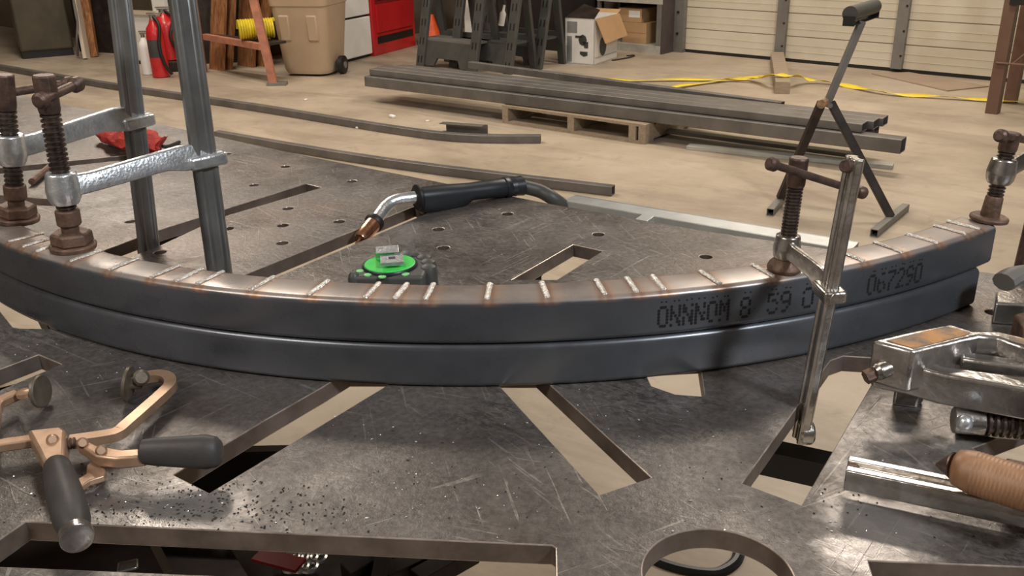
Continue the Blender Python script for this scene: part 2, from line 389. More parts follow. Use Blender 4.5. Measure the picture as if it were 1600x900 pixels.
# ================================================================== WELDING TABLE
tb = thing('welding_table', (-.2, 1.2, 0), 'large round-slotted steel welding table of thick scratched plate filling the foreground', 'table')
outline = [(-1.95, 3.13), (-.905, 2.30), (-.42, 1.905), (.069, 1.535), (.302, 1.375), (.479, 1.275), (.78, 1.10), (1.35, .80), (1.35, .36), (-1.95, .36)]
def q(*px): return [tuple(at(a, b, TZ)[:2]) for a, b in px]
holes = [
 q((272, 742), (327, 770), (590, 611), (640, 580), (545, 580), (502, 606), (415, 656)),
 q((790, 613), (937, 773), (1017, 746), (872, 613), (838, 582), (762, 582)),
 q((1160, 755), (1298, 563), (1318, 556), (1385, 560), (1360, 603), (1252, 789)),
 q((40, 815), (862, 852), (868, 856), (869, 905), (864, 912), (400, 902), (0, 885), (-90, 875), (-10, 850)),
 q((1357, 876), (1700, 890), (1700, 940), (1372, 925)),
 q((-120, 622), (60, 554), (96, 569), (-120, 660)),
 q((1018, 603), (1055, 616), (1096, 619), (1101, 616), (1092, 560), (1000, 565)),
 q((0, 486), (20, 511), (30, 513), (90, 514), (60, 475), (-20, 440), (-40, 455)),
 q((240, 362), (478, 287), (502, 293), (343, 340), (240, 388), (195, 404), (160, 392)),
 q((388, 427), (648, 322), (668, 333), (450, 425), (388, 452), (335, 462), (330, 450)),
 q((800, 437), (896, 382), (942, 392), (870, 437)),
 q((-60, 268), (192, 243), (240, 236), (262, 241), (192, 250), (-60, 278)),
 q((-60, 300), (80, 311), (88, 322), (-60, 315)),
 q((1520, 700), (1640, 655), (1700, 700), (1700, 790), (1560, 722)),
]
for (a, b) in [(356, 357), (441, 379.5), (442, 352), (450, 325.5), (530, 346), (446, 260), (550, 283), (397, 289), (685, 358), (693, 387), (793, 334), (935, 366), (1103, 401), (250, 394), (204, 346), (355, 240), (1552, 488)]:
    c = at(a, b, TZ); holes.append([(c.x + .0095 * math.cos(t * math.pi / 10), c.y + .0095 * math.sin(t * math.pi / 10)) for t in range(20)])
holes.append([(.153 + .0575 * math.cos(t * math.pi / 32), .5725 + .0575 * math.sin(t * math.pi / 32)) for t in range(64)])
cu = bpy.data.curves.new('plate_outline', 'CURVE'); cu.dimensions = '2D'; cu.fill_mode = 'BOTH'
for poly in [outline] + holes:
    sp = cu.splines.new('POLY'); sp.points.add(len(poly) - 1)
    for i, (x, y) in enumerate(poly): sp.points[i].co = (x, y, 0, 1)
    sp.use_cyclic_u = True
cu.extrude = TT / 2 - .0010; cu.bevel_depth = .0010; cu.bevel_resolution = 1; cu.offset = -.0010
co = bpy.data.objects.new('tmp', cu); COL.objects.link(co)
dg = bpy.context.evaluated_depsgraph_get(); me = bpy.data.meshes.new_from_object(co.evaluated_get(dg))
bpy.data.objects.remove(co); me.name = 'tabletop'
for v in me.vertices: v.co += Vector((.2, -1.2, TZ - TT / 2))
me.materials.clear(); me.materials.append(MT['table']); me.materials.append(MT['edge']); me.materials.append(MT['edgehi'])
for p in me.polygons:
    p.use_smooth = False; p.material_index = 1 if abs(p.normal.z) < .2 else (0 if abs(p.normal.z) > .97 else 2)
top = bpy.data.objects.new('tabletop', me); COL.objects.link(top); top.parent = tb
# underframe
b0 = at(1225, 690, .835); b1 = at(1310, 708, .835); dv = (b1 - b0).normalized()
mb = MB(); c0 = b0 - dv * .10; c1 = b1 + dv * .5
nb = Vector((dv.y, -dv.x, 0)); nb = nb if nb.y < 0 else -nb
mb.beam(c0 + nb * .014 - Z * .015, c1 + nb * .014 - Z * .015, .028, .030)
mb.build('frame_beam', 'dark', tb, smooth=False)
for x, y in ((-1.75, .5), (1.2, .5), (-1.7, 2.7), (-.75, 1.9), (1.15, .78)):
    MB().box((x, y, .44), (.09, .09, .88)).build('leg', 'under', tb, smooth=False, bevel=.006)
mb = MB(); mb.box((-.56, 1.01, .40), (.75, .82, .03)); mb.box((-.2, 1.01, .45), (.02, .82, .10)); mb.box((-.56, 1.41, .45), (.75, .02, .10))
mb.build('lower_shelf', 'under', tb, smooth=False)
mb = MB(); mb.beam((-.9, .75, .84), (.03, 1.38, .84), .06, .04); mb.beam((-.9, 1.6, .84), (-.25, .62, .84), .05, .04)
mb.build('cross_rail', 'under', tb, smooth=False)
# ================================================================== ROLLED TUBES
CX, CY, RO, RI = -.005, 1.889, 1.01, .9592
def arc(a, r=.9846, z=0.0): return Vector((CX + r * math.sin(a), CY - r * math.cos(a), z))
def ang(x): return math.asin((x - CX) / RO)
WB = [((20, 376), (85, 360)), ((42, 384), (85, 371)), ((64, 391), (90, 382)), ((122, 404), (174, 386)), ((180, 418), (232, 397)), ((243, 430), (293, 409)),
 ((282, 436), (327, 414)), ((315, 440), (360, 418)), ((397, 449), (436, 427)), ((485, 458), (520, 432)), ((573, 462), (597, 436)), ((619, 463), (640, 437)),
 ((666, 465), (680, 437)), ((761, 466), (766, 439)), ((855, 462), (846, 439)), ((945, 460), (930, 434)), ((995, 457), (978, 432)), ((1040, 456), (1018, 430)),
 ((1125, 444), (1092, 422)), ((1205, 430), (1175, 413)), ((1355, 411), (1327, 400)), ((1416, 397), (1370, 380)), ((1471, 382), (1420, 367)), ((1519, 369), (1465, 354)), ((1540, 361), (1485, 347))]
T1 = TZ + .0508; T2 = TZ + .1016
wang = []
for a, b in WB:
    pa = at(*a, T2); pb = at(*b, T2); pc = (pa + pb) / 2; wang.append(math.atan2(pc.x - CX, CY - pc.y))
def curved_tube(name, z, a0, a1, label, heat):
    n = 560; pts = [arc(a0 + (a1 - a0) * i / n, z=z) for i in range(n + 1)]
    o = MB().hollow(pts, .0508, .0508, .004, .0075).build(name, 'tube', loc=arc(0, z=z), ang=60)
    tag(o, label, 'steel tube')
    me = o.data; ca = me.color_attributes.new('weld_top_tint', 'FLOAT_COLOR', 'POINT')
    for i, v in enumerate(me.vertices):
        p = v.co + o.location; a = math.atan2(p.x - CX, CY - p.y); rr = math.hypot(p.x - CX, p.y - CY)
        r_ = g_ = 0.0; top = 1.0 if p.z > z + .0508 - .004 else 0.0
        if heat:
            for wv in wang:
                d = (a - wv) * RO
                hz = 1 if p.z > z + .045 else .0
                r_ = max(r_, math.exp(-((d - .003) / .011) ** 2) * hz); g_ = max(g_, math.exp(-((abs(d) - .0045) / .0028) ** 2) * hz)
        ca.data[i].color = (r_, g_, top * heat, 1)  # red and green: weld tint; blue: whole top face, paler and browner
    return o
tube_t = curved_tube('rolled_square_tube', T1, -1.0, .640, 'curved steel square tube with weld beads across its top, upper of the two', 1.0)
tube_b = curved_tube('rolled_square_tube', TZ, -1.0, .618, 'curved steel square tube lying directly on the table beneath the welded one', 0.0)
for a, b in WB:
    pa = at(*a, T2); pb = at(*b, T2); ac = math.atan2((pa + pb).x / 2 - CX, CY - (pa + pb).y / 2)
    aa = math.atan2(pa.x - CX, CY - pa.y); ab = math.atan2(pb.x - CX, CY - pb.y)
    n = 34; mb = MB(); pts = []; rs = []
    for i in range(n + 1):
        t = i / n; r = RO - .006 - (RO - .006 - RI - .003) * t; aq = aa + (ab - aa) * t + random.uniform(-.00025, .00025)
        pts.append(arc(aq, r, T2 + .0005 - (.0012 if i in (0, n) else 0))); rs.append((.0018 if i in (0, n) else .0026 + .0005 * (i % 2) + random.uniform(0, .0005)))
    mb.sweep(pts, .003, 8, .55, rs=rs).build('weld_bead', 'bead', tube_t)
# dot-matrix print on the front face of the upper tube
FONT = {'O': ['.###.', '#...#', '#...#', '#...#', '#...#', '#...#', '.###.'], 'N': ['#...#', '##..#', '##..#', '#.#.#', '#..##', '#..##', '#...#'],
 'M': ['#...#', '##.##', '#.#.#', '#.#.#', '#...#', '#...#', '#...#'], '8': ['.###.', '#...#', '#...#', '.###.', '#...#', '#...#', '.###.'],
 '5': ['#####', '#....', '####.', '....#', '....#', '#...#', '.###.'], '0': ['.###.', '#...#', '#...#', '#...#', '#...#', '#...#', '.###.'],
 '6': ['..##.', '.#...', '#....', '####.', '#...#', '#...#', '.###.'], '7': ['#####', '....#', '...#.', '..#..', '.#...', '.#...', '.#...'],
 '9': ['.###.', '#...#', '#...#', '.####', '....#', '...#.', '.##..'], '2': ['.###.', '#...#', '....#', '...#.', '..#..', '.#...', '#####']}
for txt, x0, x1 in (('ONNNOM', .154, .233), ('8', .2455, .2575), ('59', .277, .305), ('0', .319, .333), ('067290', .402, .479)):
    mb = MB(); a0, a1 = ang(x0), ang(x1); nc = len(txt) * 6 - 1
    for ci, ch in enumerate(txt):
        for rI, row in enumerate(FONT[ch]):
            for cI, c in enumerate(row):
                if c != '#' or random.random() < .06: continue
                a = a0 + (a1 - a0) * (ci * 6 + cI) / nc; zz = T1 + .0335 - rI * .0036
                ct = arc(a, RO + .00005, zz); tx = Vector((math.cos(a), math.sin(a), 0)); nn = Vector((math.sin(a), -math.cos(a), 0))
                mb.add([ct + nn * .00015 + tx * (.0018 * math.cos(k * math.pi / 3)) + Z * (.0020 * math.sin(k * math.pi / 3)) for k in range(6)], [(0, 1, 2, 3, 4, 5)])
        for k in range(2):
            a = a0 + (a1 - a0) * (ci * 6 + 1 + k * 2 + random.random()) / nc; ct = arc(a, RO + .00005, T1 + .0395 + random.uniform(-.0008, .0008)); tx = Vector((math.cos(a), math.sin(a), 0)); nn = Vector((math.sin(a), -math.cos(a), 0))
            mb.add([ct + nn * .00015 + tx * (.0013 * math.cos(k2 * math.pi / 3)) + Z * (.001 * math.sin(k2 * math.pi / 3)) for k2 in range(6)], [(0, 1, 2, 3, 4, 5)])
    mb.build('printed_marking', 'ink', tube_t, smooth=False)
# ================================================================== CLAMPS
def fluted_bar(mb, p0, p1, adir, w, t):
    p0 = Vector(p0); p1 = Vector(p1); z = (p1 - p0).normalized(); x = (Vector(adir) - z * Vector(adir).dot(z)).normalized(); y = z.cross(x)
    hw, ht = w / 2, t / 2; g = t * .2
    half = [(-hw, -ht * .55), (-hw + ht * .45, -ht), (-hw * .55, -ht), (-hw * .35, -ht + g), (hw * .35, -ht + g), (hw * .55, -ht), (hw - ht * .45, -ht), (hw, -ht * .55)]
    prof = half + [(-a, -b) for a, b in half]; n = len(prof); vs = []
    for p in (p0, p1): vs += [p + x * a + y * b for a, b in prof]
    return mb.add(vs, [tuple(range(n - 1, -1, -1)), tuple(range(n, 2 * n))] + [(i, (i + 1) % n, n + (i + 1) % n, n + i) for i in range(n)])
def clamp(name, label, pad, stop, bar0, bar1, armz, r, sc, arm_m, bar_m, w, t, rod, hexpad=True, knob=None, group=None, bevel_bar=0.002, slim=False, headlen=.040, disc=False):
    """pad: point on the tube; stop: top of the screw; bar0/bar1: ends of the bar; armz: height of the arm."""
    pad, stop, bar0, bar1 = map(Vector, (pad, stop, bar0, bar1))
    t0 = thing(name, pad, label, 'clamp', group)
    ax = (stop - pad).normalized(); hub = pad + ax * ((armz - pad.z) / ax.z)
    bx = (bar1 - bar0).normalized(); bp = bar0 + bx * ((armz - bar0.z) / bx.z)
    ad = (bp - hub); L = ad.length; A = ad.normalized(); side = A.cross(Z).normalized(); UPA = side.cross(A)
    fluted_bar(MB(), bar0, bar1, A, w, t).build('bar', bar_m, t0, smooth=True, bevel=bevel_bar)
    # forged arm
    prof = [(-.0, .011), (.03, .010), (L / sc - .052, .017), (L / sc - .028, .0185), (L / sc - .014, .0175), (L / sc + .004, .004), (L / sc + .017, .006), (L / sc + .024, .003), (L / sc + .024, -.011), (L / sc - .02, -.012), (L / sc - .05, -.006), (.03, -.011), (0, -.012)]
    hwd = .0105 * sc * (.8 if slim else 1)
    topc = [(0, .011), (.03, .010), (L / sc - .052, .017), (L / sc - .028, .0185), (L / sc - .014, .0175), (L / sc + .004, .004), (L / sc + .017, .006), (L / sc + .024, .003)]
    botc = lambda a: -.0115 + (.005 if L / sc - .06 < a < L / sc - .03 else 0) + (.001 if a > .02 else 0)
    mb = MB(); vs = []
    for a, b in topc:
        c = hub + A * (a * sc); lo = botc(a) * sc; md = min(lo + .0075 * sc, b * sc - .002 * sc); hi = b * sc
        for x_, z_ in ((-1, lo), (1, lo), (1, md), (.42, hi), (-.42, hi), (-1, md)): vs.append(c + side * (x_ * hwd) + UPA * z_)
    n = len(topc); mb.add(vs, [(5, 4, 3, 2, 1, 0), tuple(range(6 * n - 6, 6 * n))] + [(6 * i_ + k, 6 * i_ + (k + 1) % 6, 6 * i_ + 6 + (k + 1) % 6, 6 * i_ + 6 + k) for i_ in range(n - 1) for k in range(6)])
    mb.build('arm', arm_m, t0, bevel=.0016 * sc, seg=2)
    mb = MB(); mb.beam(bp - UPA * .012 * sc, bp + UPA * .004 * sc, t + .013 * sc, w + .018 * sc, upv=A)
    mb.build('collar', arm_m, t0, bevel=.004 * sc, seg=3)
    mb = MB(); mb.lathe(hub - ax * .019 * sc, hub + ax * .016 * sc, [(0, r * 1.35), (.18, r * 1.62), (.45, r * 1.72), (.5, r * 1.7), (.97, r * 1.5), (1, r * 1.35)], 12)
    mb.build('threaded_boss', arm_m, t0, bevel=.001)
    # screw
    hs = pad + ax * (.035 * sc); he = stop - ax * (headlen * sc)
    sm = MB().thread(hs, he, r, .0052 * sc if not slim else .0045 * sc).build('screw', 'thread', t0, ang=25)
    hd = MB(); hd.lathe(he, stop, [(0, r * 1.02), (.12, r * 1.12), (.97, r * 1.15), (1, r * 1.0)], 16 if slim else 8)
    hd.build('screw_head', 'rustd', t0, bevel=.001)
    # swivel pad
    mb = MB()
    if hexpad:
        r_keep = r; r = r * 1.12
        mb.lathe(pad, pad + ax * .007, [(0, r * 2.05), (.8, r * 2.1), (1, r * 1.95)], 28)
        mb.lathe(pad + ax * .007, pad + ax * .022, [(0, r * 1.75), (.1, r * 1.9), (.85, r * 1.85), (1, r * 1.65)], 6)
        mb.lathe(pad + ax * .02, pad + ax * .032, [(0, r * .8), (1, r * .8)], 14)
        mb.lathe(pad + ax * .03, pad + ax * .05, [(0, r * .95), (.1, r * 1.08), (.95, r * 1.08), (1, r * .95)], 16); r = r_keep
    elif disc:
        mb.lathe(pad, pad + ax * .006, [(0, r * 2.3), (.7, r * 2.35), (1, r * 2.1)], 28); mb.lathe(pad + ax * .005, pad + ax * .036 * sc, [(0, r * 1.1), (.1, r * 1.15), (.9, r * 1.05), (1, r * .9)], 18)
    else:
        mb.lathe(pad, pad + ax * .037 * sc, [(0, r * 2.0), (.12, r * 2.15), (.3, r * 1.9), (.55, r * 1.1), (.8, r * .85), (1, r * .9)], 24)
    mb.build('swivel_pad', 'rust', t0, bevel=.0008)
    # sliding tommy bar
    r0, r1 = map(Vector, rod); rd = (r1 - r0).normalized()
    mb = MB(); mb.cyl(r0, r1, r * .48, n=14)
    mb.lathe(r0 - rd * .004, r0 + rd * r * 1.0, [(0, r * .55), (.2, r * .8), (.7, r * .8), (1, r * .5)], 18)
    mb.lathe(r1 - rd * r * 1.0, r1 + rd * .004, [(0, r * .5), (.3, r * .8), (.8, r * .8), (1, r * .55)], 18)
    mb.build('tommy_bar', 'rustd', t0)
    if knob is not None:
        k0, k1 = map(Vector, knob); MB().lathe(k0, k1, [(0, .0045), (.6, .0040), (.65, .0062), (.95, .0062), (1, .005)], 14).build('stop_pin', 'rustd', t0)
    return t0
# clamp at far left
yA = 1.19
cA = clamp('bar_clamp', 'screw clamp at the far left, the farther of the two with tall fluted bars', (-.66, yA, T2), aty(5, 116, yA), at(231, 396, .88) + Vector((0, -.01, -.12)), aty(180, -60, 1.352), 1.10, .0116, 1.15,
      'chrome', 'bar', .034, .017, (aty(-20, 150, 1.20), aty(112, 130, 1.24)))
yB = 1.072
cB = clamp('bar_clamp', 'screw clamp with tall blue-grey fluted bar and bright arm, nearest at left', (-.535, yB, T2), aty(68, 117, yB), (-.408, 1.205, .78), aty(277, -60, 1.20), 1.080, .0116, 1.1,
      'chrome', 'bar', .034, .017, (aty(62, 158, 1.045), aty(121, 131, 1.12)))
yC = .947
cC = clamp('bar_clamp', 'short nickel screw clamp whose bar passes down through a table slot right of centre', (.299, yC, T2), aty(1249, 246, yC), aty(1250, 688, .825), aty(1336, 246, .825), 1.030, .0088, .80,
      'nickel', 'nickel', .021, .0125, (aty(1205, 256, .90), aty(1347, 301, .98)), hexpad=False, knob=(aty(1335, 262, .825), aty(1320, 259, .815)), slim=True)
pC = aty(1258, 675, .825)
MB().lathe(pC - Vector((.0075, 0, 0)), pC + Vector((.0075, 0, 0)), [(0, .011), (.15, .013), (.85, .013), (1, .011)], 24).build('rounded_foot', 'nickel', cC)
mb = MB(); mb.beam(aty(1258, 680, .832), (.30, .93, .862), .014, .016); mb.build('fixed_jaw', 'nickel', cC, bevel=.003)
yD = 1.10
cD = clamp('bar_clamp', 'screw clamp at the right end of the curved tubes by the photo edge', (.598, yD, T2), aty(1581, 207, yD), (.700, 1.185, .86), (.712, 1.185, 1.20), 1.066, .0098, .9,
      'nickel', 'rustd', .024, .014, (aty(1563, 212, 1.07), aty(1625, 222, 1.14)), hexpad=False, slim=True, headlen=.026, disc=True)
# ================================================================== MIG GUN
ga = thing('welding_gun', at(600, 350, TZ), 'black-handled welding torch with silver bent neck lying on the far side of the table', 'welding gun')
y0 = 1.43
n0 = aty(562, 374, 1.385); n1 = aty(583, 350, 1.43)
h0 = aty(652, 308, 1.50); h1 = aty(815, 290, 1.60)
mb = MB().lathe(n0, n1, [(0, .009), (.05, .0105), (.5, .0125), (1, .0135)], 20); mb.build('nozzle', 'copper', ga)
MB().cyl(aty(556, 381, 1.378), n0, .002, n=8).build('welding_wire', 'copper', ga)
MB().lathe(n1 + (n1 - n0) * -.05, n1 + (n1 - n0) * .22, [(0, .014), (.3, .0165), (.7, .0165), (1, .012)], 20).build('insulator_ring', 'dark', ga)
MB().sweep(smooth_path([n1, aty(592, 337, 1.45), aty(604, 322, 1.475), aty(622, 312, 1.49), h0 + (h1 - h0) * .03], 6), .0105, 16).build('neck', 'chrome', ga)
hd = (h1 - h0).normalized(); hu = Vector((0, 0, 1)); hx = hd.cross(hu).normalized()
def oval(c, a, b, n=20, dz=0, dn=0):
    return [c + hx * (a * math.cos(t * 2 * math.pi / n)) + hu * (b * math.sin(t * 2 * math.pi / n) + dz + (dn * min(0, math.sin(t * 2 * math.pi / n)))) for t in range(n)]
def loft(rings):
    mb = MB(); n = len(rings[0]); vs = [p for r in rings for p in r]; fs = []
    for i in range(len(rings) - 1):
        for k in range(n): fs.append((i * n + k, i * n + (k + 1) % n, (i + 1) * n + (k + 1) % n, (i + 1) * n + k))
    fs += [tuple(range(n - 1, -1, -1)), tuple(range((len(rings) - 1) * n, len(rings) * n))]
    return mb.add(vs, fs)
L = (h1 - h0).length
rings = [oval(h0 + hd * (L * t), a, b, dn=dn) for t, a, b, dn in ((0, .017, .016, .008), (.03, .019, .018, .012), (.035, .017, .0165, .013), (.12, .018, .0165, .018), (.3, .018, .0165, .018), (.40, .017, .0155, .014), (.50, .0165, .015, .001), (.65, .0175, .016, 0), (.80, .018, .017, 0), (.82, .0172, .0162, 0), (.825, .019, .018, 0), (.87, .019, .018, 0), (.875, .0178, .0168, 0), (.92, .019, .018, 0), (.925, .0178, .0168, 0), (1, .019, .018, 0))]
loft(rings).build('handle', 'black', ga, ang=50)
MB().lathe(h0 - hd * .004, h0 + hd * .004, [(0, .018), (.3, .0215), (.7, .0215), (1, .018)], 24).build('handle_collar', 'dark', ga)
tg = h0 + hd * (.27 * L) - hu * .035; MB().beam(tg - hd * .022, tg + hd * .022, .012, .008).build('trigger', 'red', ga, bevel=.002)
MB().sweep(smooth_path([h1 - hd * .005, aty(842, 298, 1.60), aty(862, 309, 1.59), aty(880, 322, 1.60), Vector((.11, 1.63, .85)), Vector((.05, 1.72, .7)), Vector((-.15, 1.78, .5)), Vector((-.45, 1.85, .25)), Vector((-.8, 1.95, .03))], 6), .0125, 14,
    rs=None).build('cable', 'dplast', ga)
# ================================================================== TAPE MEASURE
tc = at(609, 411, TZ + .04); tm = thing('tape_measure', (tc.x, tc.y, TZ), 'black tape measure with round green label and metal belt clip lying behind the tube', 'tape measure')
def tmp(x, y, z=0): return Vector((tc.x + x, tc.y + y, TZ + z))
out = [(-.050, -.036), (.048, -.040), (.050, -.02), (.054, .0), (.050, .016), (.046, .02), (.046, .03), (.036, .036), (.030, .036), (.028, .048), (.014, .053), (.004, .048), (0, .040), (-.02, .034), (-.04, .020), (-.050, -.006)]
MB().prism([tmp(*p) for p in out], TZ + .0005, TZ + .036).build('case', 'dplast', tm, bevel=.005, seg=3)
for (bx_, by_, br_) in ((.052, -.008, .012), (.050, .012, .012), (.043, .030, .012), (.020, .047, .014), (.032, .040, .010), (-.044, -.030, .008)):
    MB().lathe(tmp(bx_, by_, .004), tmp(bx_, by_, .040), [(0, br_), (.75, br_), (.92, br_ * .8), (1, br_ * .4)], 14).build('rubber_bumper', 'dplast', tm)
MB().lathe(tmp(0, 0, .034), tmp(0, 0, .0395), [(0, .037), (.6, .037), (1, .0355)], 40).build('label_rim', 'black', tm)
MB().lathe(tmp(0, 0, .037), tmp(0, 0, .0405), [(0, .034), (.8, .034), (1, .033)], 40).build('green_label', 'green', tm)
for a in (205, 232, 262, 305): MB().lathe(tmp(.0415 * math.cos(math.radians(a)), .0385 * math.sin(math.radians(a)), .035), tmp(.0415 * math.cos(math.radians(a)), .0385 * math.sin(math.radians(a)), .0372), [(0, .0052), (.7, .0052), (1, .003)], 12).build('grip_dot', 'lgreen', tm)
cr = Matrix.Rotation(.15, 3, 'Z')
mb = MB(); mb.box(tmp(.004, -.006, .0485), (.030, .030, .0014), cr); mb.box(tmp(-.004, .014, .0545), (.030, .014, .0014), cr @ Matrix.Rotation(.35, 3, 'X')); mb.box(tmp(-.008, .018, .047), (.026, .0014, .012), cr)
mb.box(tmp(.006, -.021, .0465), (.030, .0014, .005), cr)
cl = mb.build('belt_clip', 'chrome', tm, smooth=False, bevel=.0004)
MB().box(tmp(.004, -.005, .0493), (.009, .008, .0006), cr).build('clip_slot', 'dark', cl, smooth=False)
mb = MB(); mb.box(tmp(.045, -.038, .010), (.014, .006, .019)); mb.build('tape_mouth', 'dark', tm, smooth=False)
mb = MB(); mb.box(tmp(.0375, -.0415, .012), (.0012, .002, .02)); mb.box(tmp(.045, -.0415, .0215), (.015, .002, .0012)); mb.build('tape_hook', 'chrome', tm, smooth=False)
# ================================================================== LOCKING C-CLAMP PLIERS
pl = thing('locking_clamp', at(80, 690, TZ), 'tan locking C-clamp pliers with dark rubber grips lying on the left of the table', 'locking pliers')
def flatbar(pxs, z, wdt, th):        # flat bar with rounded bends through table-plane pixels
    pts = smooth_path([at(u, v, z) for u, v in pxs], 5); prof = [(-wdt / 2, 0), (wdt / 2, 0), (wdt / 2, th), (-wdt / 2, th)]
    return MB().section(pts, prof)
flatbar([(222, 597), (246, 593), (262, 596), (268, 606), (258, 620), (200, 672), (185, 684), (165, 689), (110, 697)], TZ + .012, .0125, .009).build('fixed_jaw', 'bronze', pl, bevel=.0015)
flatbar([(30, 622), (12, 630), (-4, 640), (-8, 660), (-10, 700), (20, 700), (62, 694), (100, 690)], TZ + .012, .0125, .009).build('swing_jaw', 'bronze', pl, bevel=.0015)
def swivel(c, nrm, r):
    c = Vector(c); nrm = Vector(nrm).normalized(); mb = MB()
    mb.lathe(c - nrm * .004, c + nrm * .002, [(0, r * .7), (.3, r), (.8, r * 1.02), (1, r * .93)], 28); mb.lathe(c - nrm * .014, c - nrm * .003, [(0, .004), (1, .006)], 14)
    return mb
swivel(at(64, 611, TZ + .019), (1, -.08, .1), .0175).build('swivel_pad', 'dbronze', pl)
MB().lathe(at(38, 614, TZ + .023) - Z * .003, at(38, 614, TZ + .023) + Z * .003, [(0, .008), (.8, .008), (1, .006)], 16).build('ball_rivet', 'bronze', pl)
swivel(at(200, 600, TZ + .019), (-1, -.02, .12), .0185).build('swivel_pad', 'dbronze', pl)
mb = MB(); mb.lathe(at(221, 590, TZ + .022), at(221, 590, TZ + .029), [(0, .0085), (.8, .0085), (1, .006)], 18); mb.beam(at(203, 592, TZ + .025), at(222, 590, TZ + .025), .012, .006)
mb.build('ball_rivet', 'dbronze', pl)
mb = MB(); mb.prism(pp(TZ + .03, (43, 674), (96, 668), (103, 674), (101, 722), (75, 736), (57, 700)), TZ + .010, TZ + .032)
bd = mb.build('body_plate', 'bronze', pl, bevel=.003, seg=2)
MB().lathe(at(82, 687, TZ + .031), at(82, 687, TZ + .0345), [(0, .0055), (.6, .0055), (1, .0035)], 16).build('rivet', 'bronze', bd)
g0 = at(89, 730, TZ + .026); g1 = at(118, 832, TZ + .026)
MB().lathe(g0, g1, [(0, .0120), (.04, .0150), (.2, .0165), (.5, .0185), (.8, .0180), (.92, .0155), (1, .0125)], 28, sx=.8).build('grip', 'grip', pl)
gd_ = (g1 - g0).normalized(); MB().lathe(g1, g1 + gd_ * .010, [(0, .012), (.1, .0130), (.9, .0130), (1, .0115)], 26).build('adjusting_screw', 'nickel', pl)
mb = MB(); mb.prism(pp(TZ + .03, (118, 690), (133, 686), (152, 695), (190, 702), (224, 700), (224, 712), (180, 716), (150, 712)), TZ + .018, TZ + .030)
lv = mb.build('lever_plate', 'bronze', pl, bevel=.002)
mb = MB()
for a, b in ((129, 692), (158, 704)): mb.lathe(at(a, b, TZ + .029), at(a, b, TZ + .034), [(0, .0052), (.6, .0052), (1, .0035)], 16)
mb.build('rivet', 'bronze', lv)
g0 = at(221, 706, TZ + .030); g1 = at(347, 706, TZ + .030)
MB().lathe(g0, g1, [(0, .0095), (.03, .0120), (.2, .0135), (.5, .0150), (.8, .0165), (.93, .0145), (.98, .0105), (1, .005)], 26, upv=(0, 0, 1), sx=.8).build('grip', 'grip', pl)
mb = MB(); mb.prism(pp(TZ + .015, (150, 715), (163, 715), (161, 728), (166, 738), (163, 745), (140, 752), (124, 764), (118, 752), (134, 742), (136, 728)), TZ + .010, TZ + .016)
mb.build('release_lever', 'bronze', pl, bevel=.001)
MB().thread(at(101, 694, TZ + .022), at(118, 692, TZ + .022), .0055, .003).build('link_screw', 'rust', pl)
# ================================================================== BIG CAST CLAMP LYING AT RIGHT
zt = TZ + .088
bg = thing('cast_clamp', at(1480, 640, TZ), 'big nickel-plated cast clamp frame with rusty top lying on the right of the table', 'clamp')
mb = MB(); mb.prism(pp(zt, (1362, 532), (1430, 516), (1485, 506), (1520, 517), (1560, 517), (1640, 536), (1640, 556), (1600, 541), (1560, 527), (1530, 524), (1428, 549), (1422, 548)), TZ + .044, zt)
mb.build('rear_arm', 'nickel', bg, bevel=.003)
mb = MB(); mb.prism(pp(zt + .0006, (1385, 532), (1478, 510), (1516, 519), (1510, 523), (1428, 544)), zt - .001, zt + .0008); mb.prism(pp(zt + .0006, (1577, 524), (1640, 541), (1640, 550), (1577, 532)), zt - .001, zt + .0008)
mb.build('rust_patch', 'orust', bg, smooth=False)
mb = MB()
mb.prism(pp(TZ + .066, (1366, 556), (1427, 558), (1475, 572), (1660, 596), (1660, 618), (1473, 585), (1425, 572), (1368, 560)), TZ + .034, TZ + .066)
mb.build('front_arm', 'nickel', bg, bevel=.004, seg=3)
mb = MB(); mb.beam(at(1500, 562, TZ + .065), at(1660, 585, TZ + .065), .018, .012); mb.build('web', 'nickel', bg, bevel=.003)
MB().lathe(at(1366, 583, TZ + .06), at(1424, 562, TZ + .066), [(0, .006), (.08, .0085), (.6, .0085), (.63, .0065), (.7, .0065), (.74, .0095), (1, .0095)], 18).build('swivel_pin', 'nickel', bg)
MB().lathe(at(1352, 590, TZ + .055), at(1366, 584, TZ + .058), [(0, .007), (1, .007)], 6).build('hex_nut', 'rust', bg)
mb = MB(); mb.prism(pp(TZ + .03, (1402, 582), (1450, 588), (1440, 598), (1400, 593)), TZ + .0, TZ + .04); mb.build('foot', 'nickel', bg, bevel=.003)
# its screw below
sp = thing('clamp_screw', at(1520, 665, TZ), 'short threaded clamp screw with steel ball lying under the big cast clamp', 'screw')
s0 = at(1489, 656, TZ + .02); s1 = at(1537, 660, TZ + .02); s2 = at(1660, 672, TZ + .02)
MB().cyl(s0, s1, .0125, n=24).build('plain_collar', 'nickel', sp, bevel=.001)
MB().thread(s1, s2, .0125, .006).build('thread', 'thread', sp, ang=25)
MB().ball(at(1507, 660, TZ + .034), .0075).build('ball', 'chrome', sp)
MB().prism(pp(TZ, (1492, 668), (1600, 678), (1590, 690), (1492, 680)), TZ, TZ + .012).build('jaw_plate', 'nickel', sp, bevel=.002)
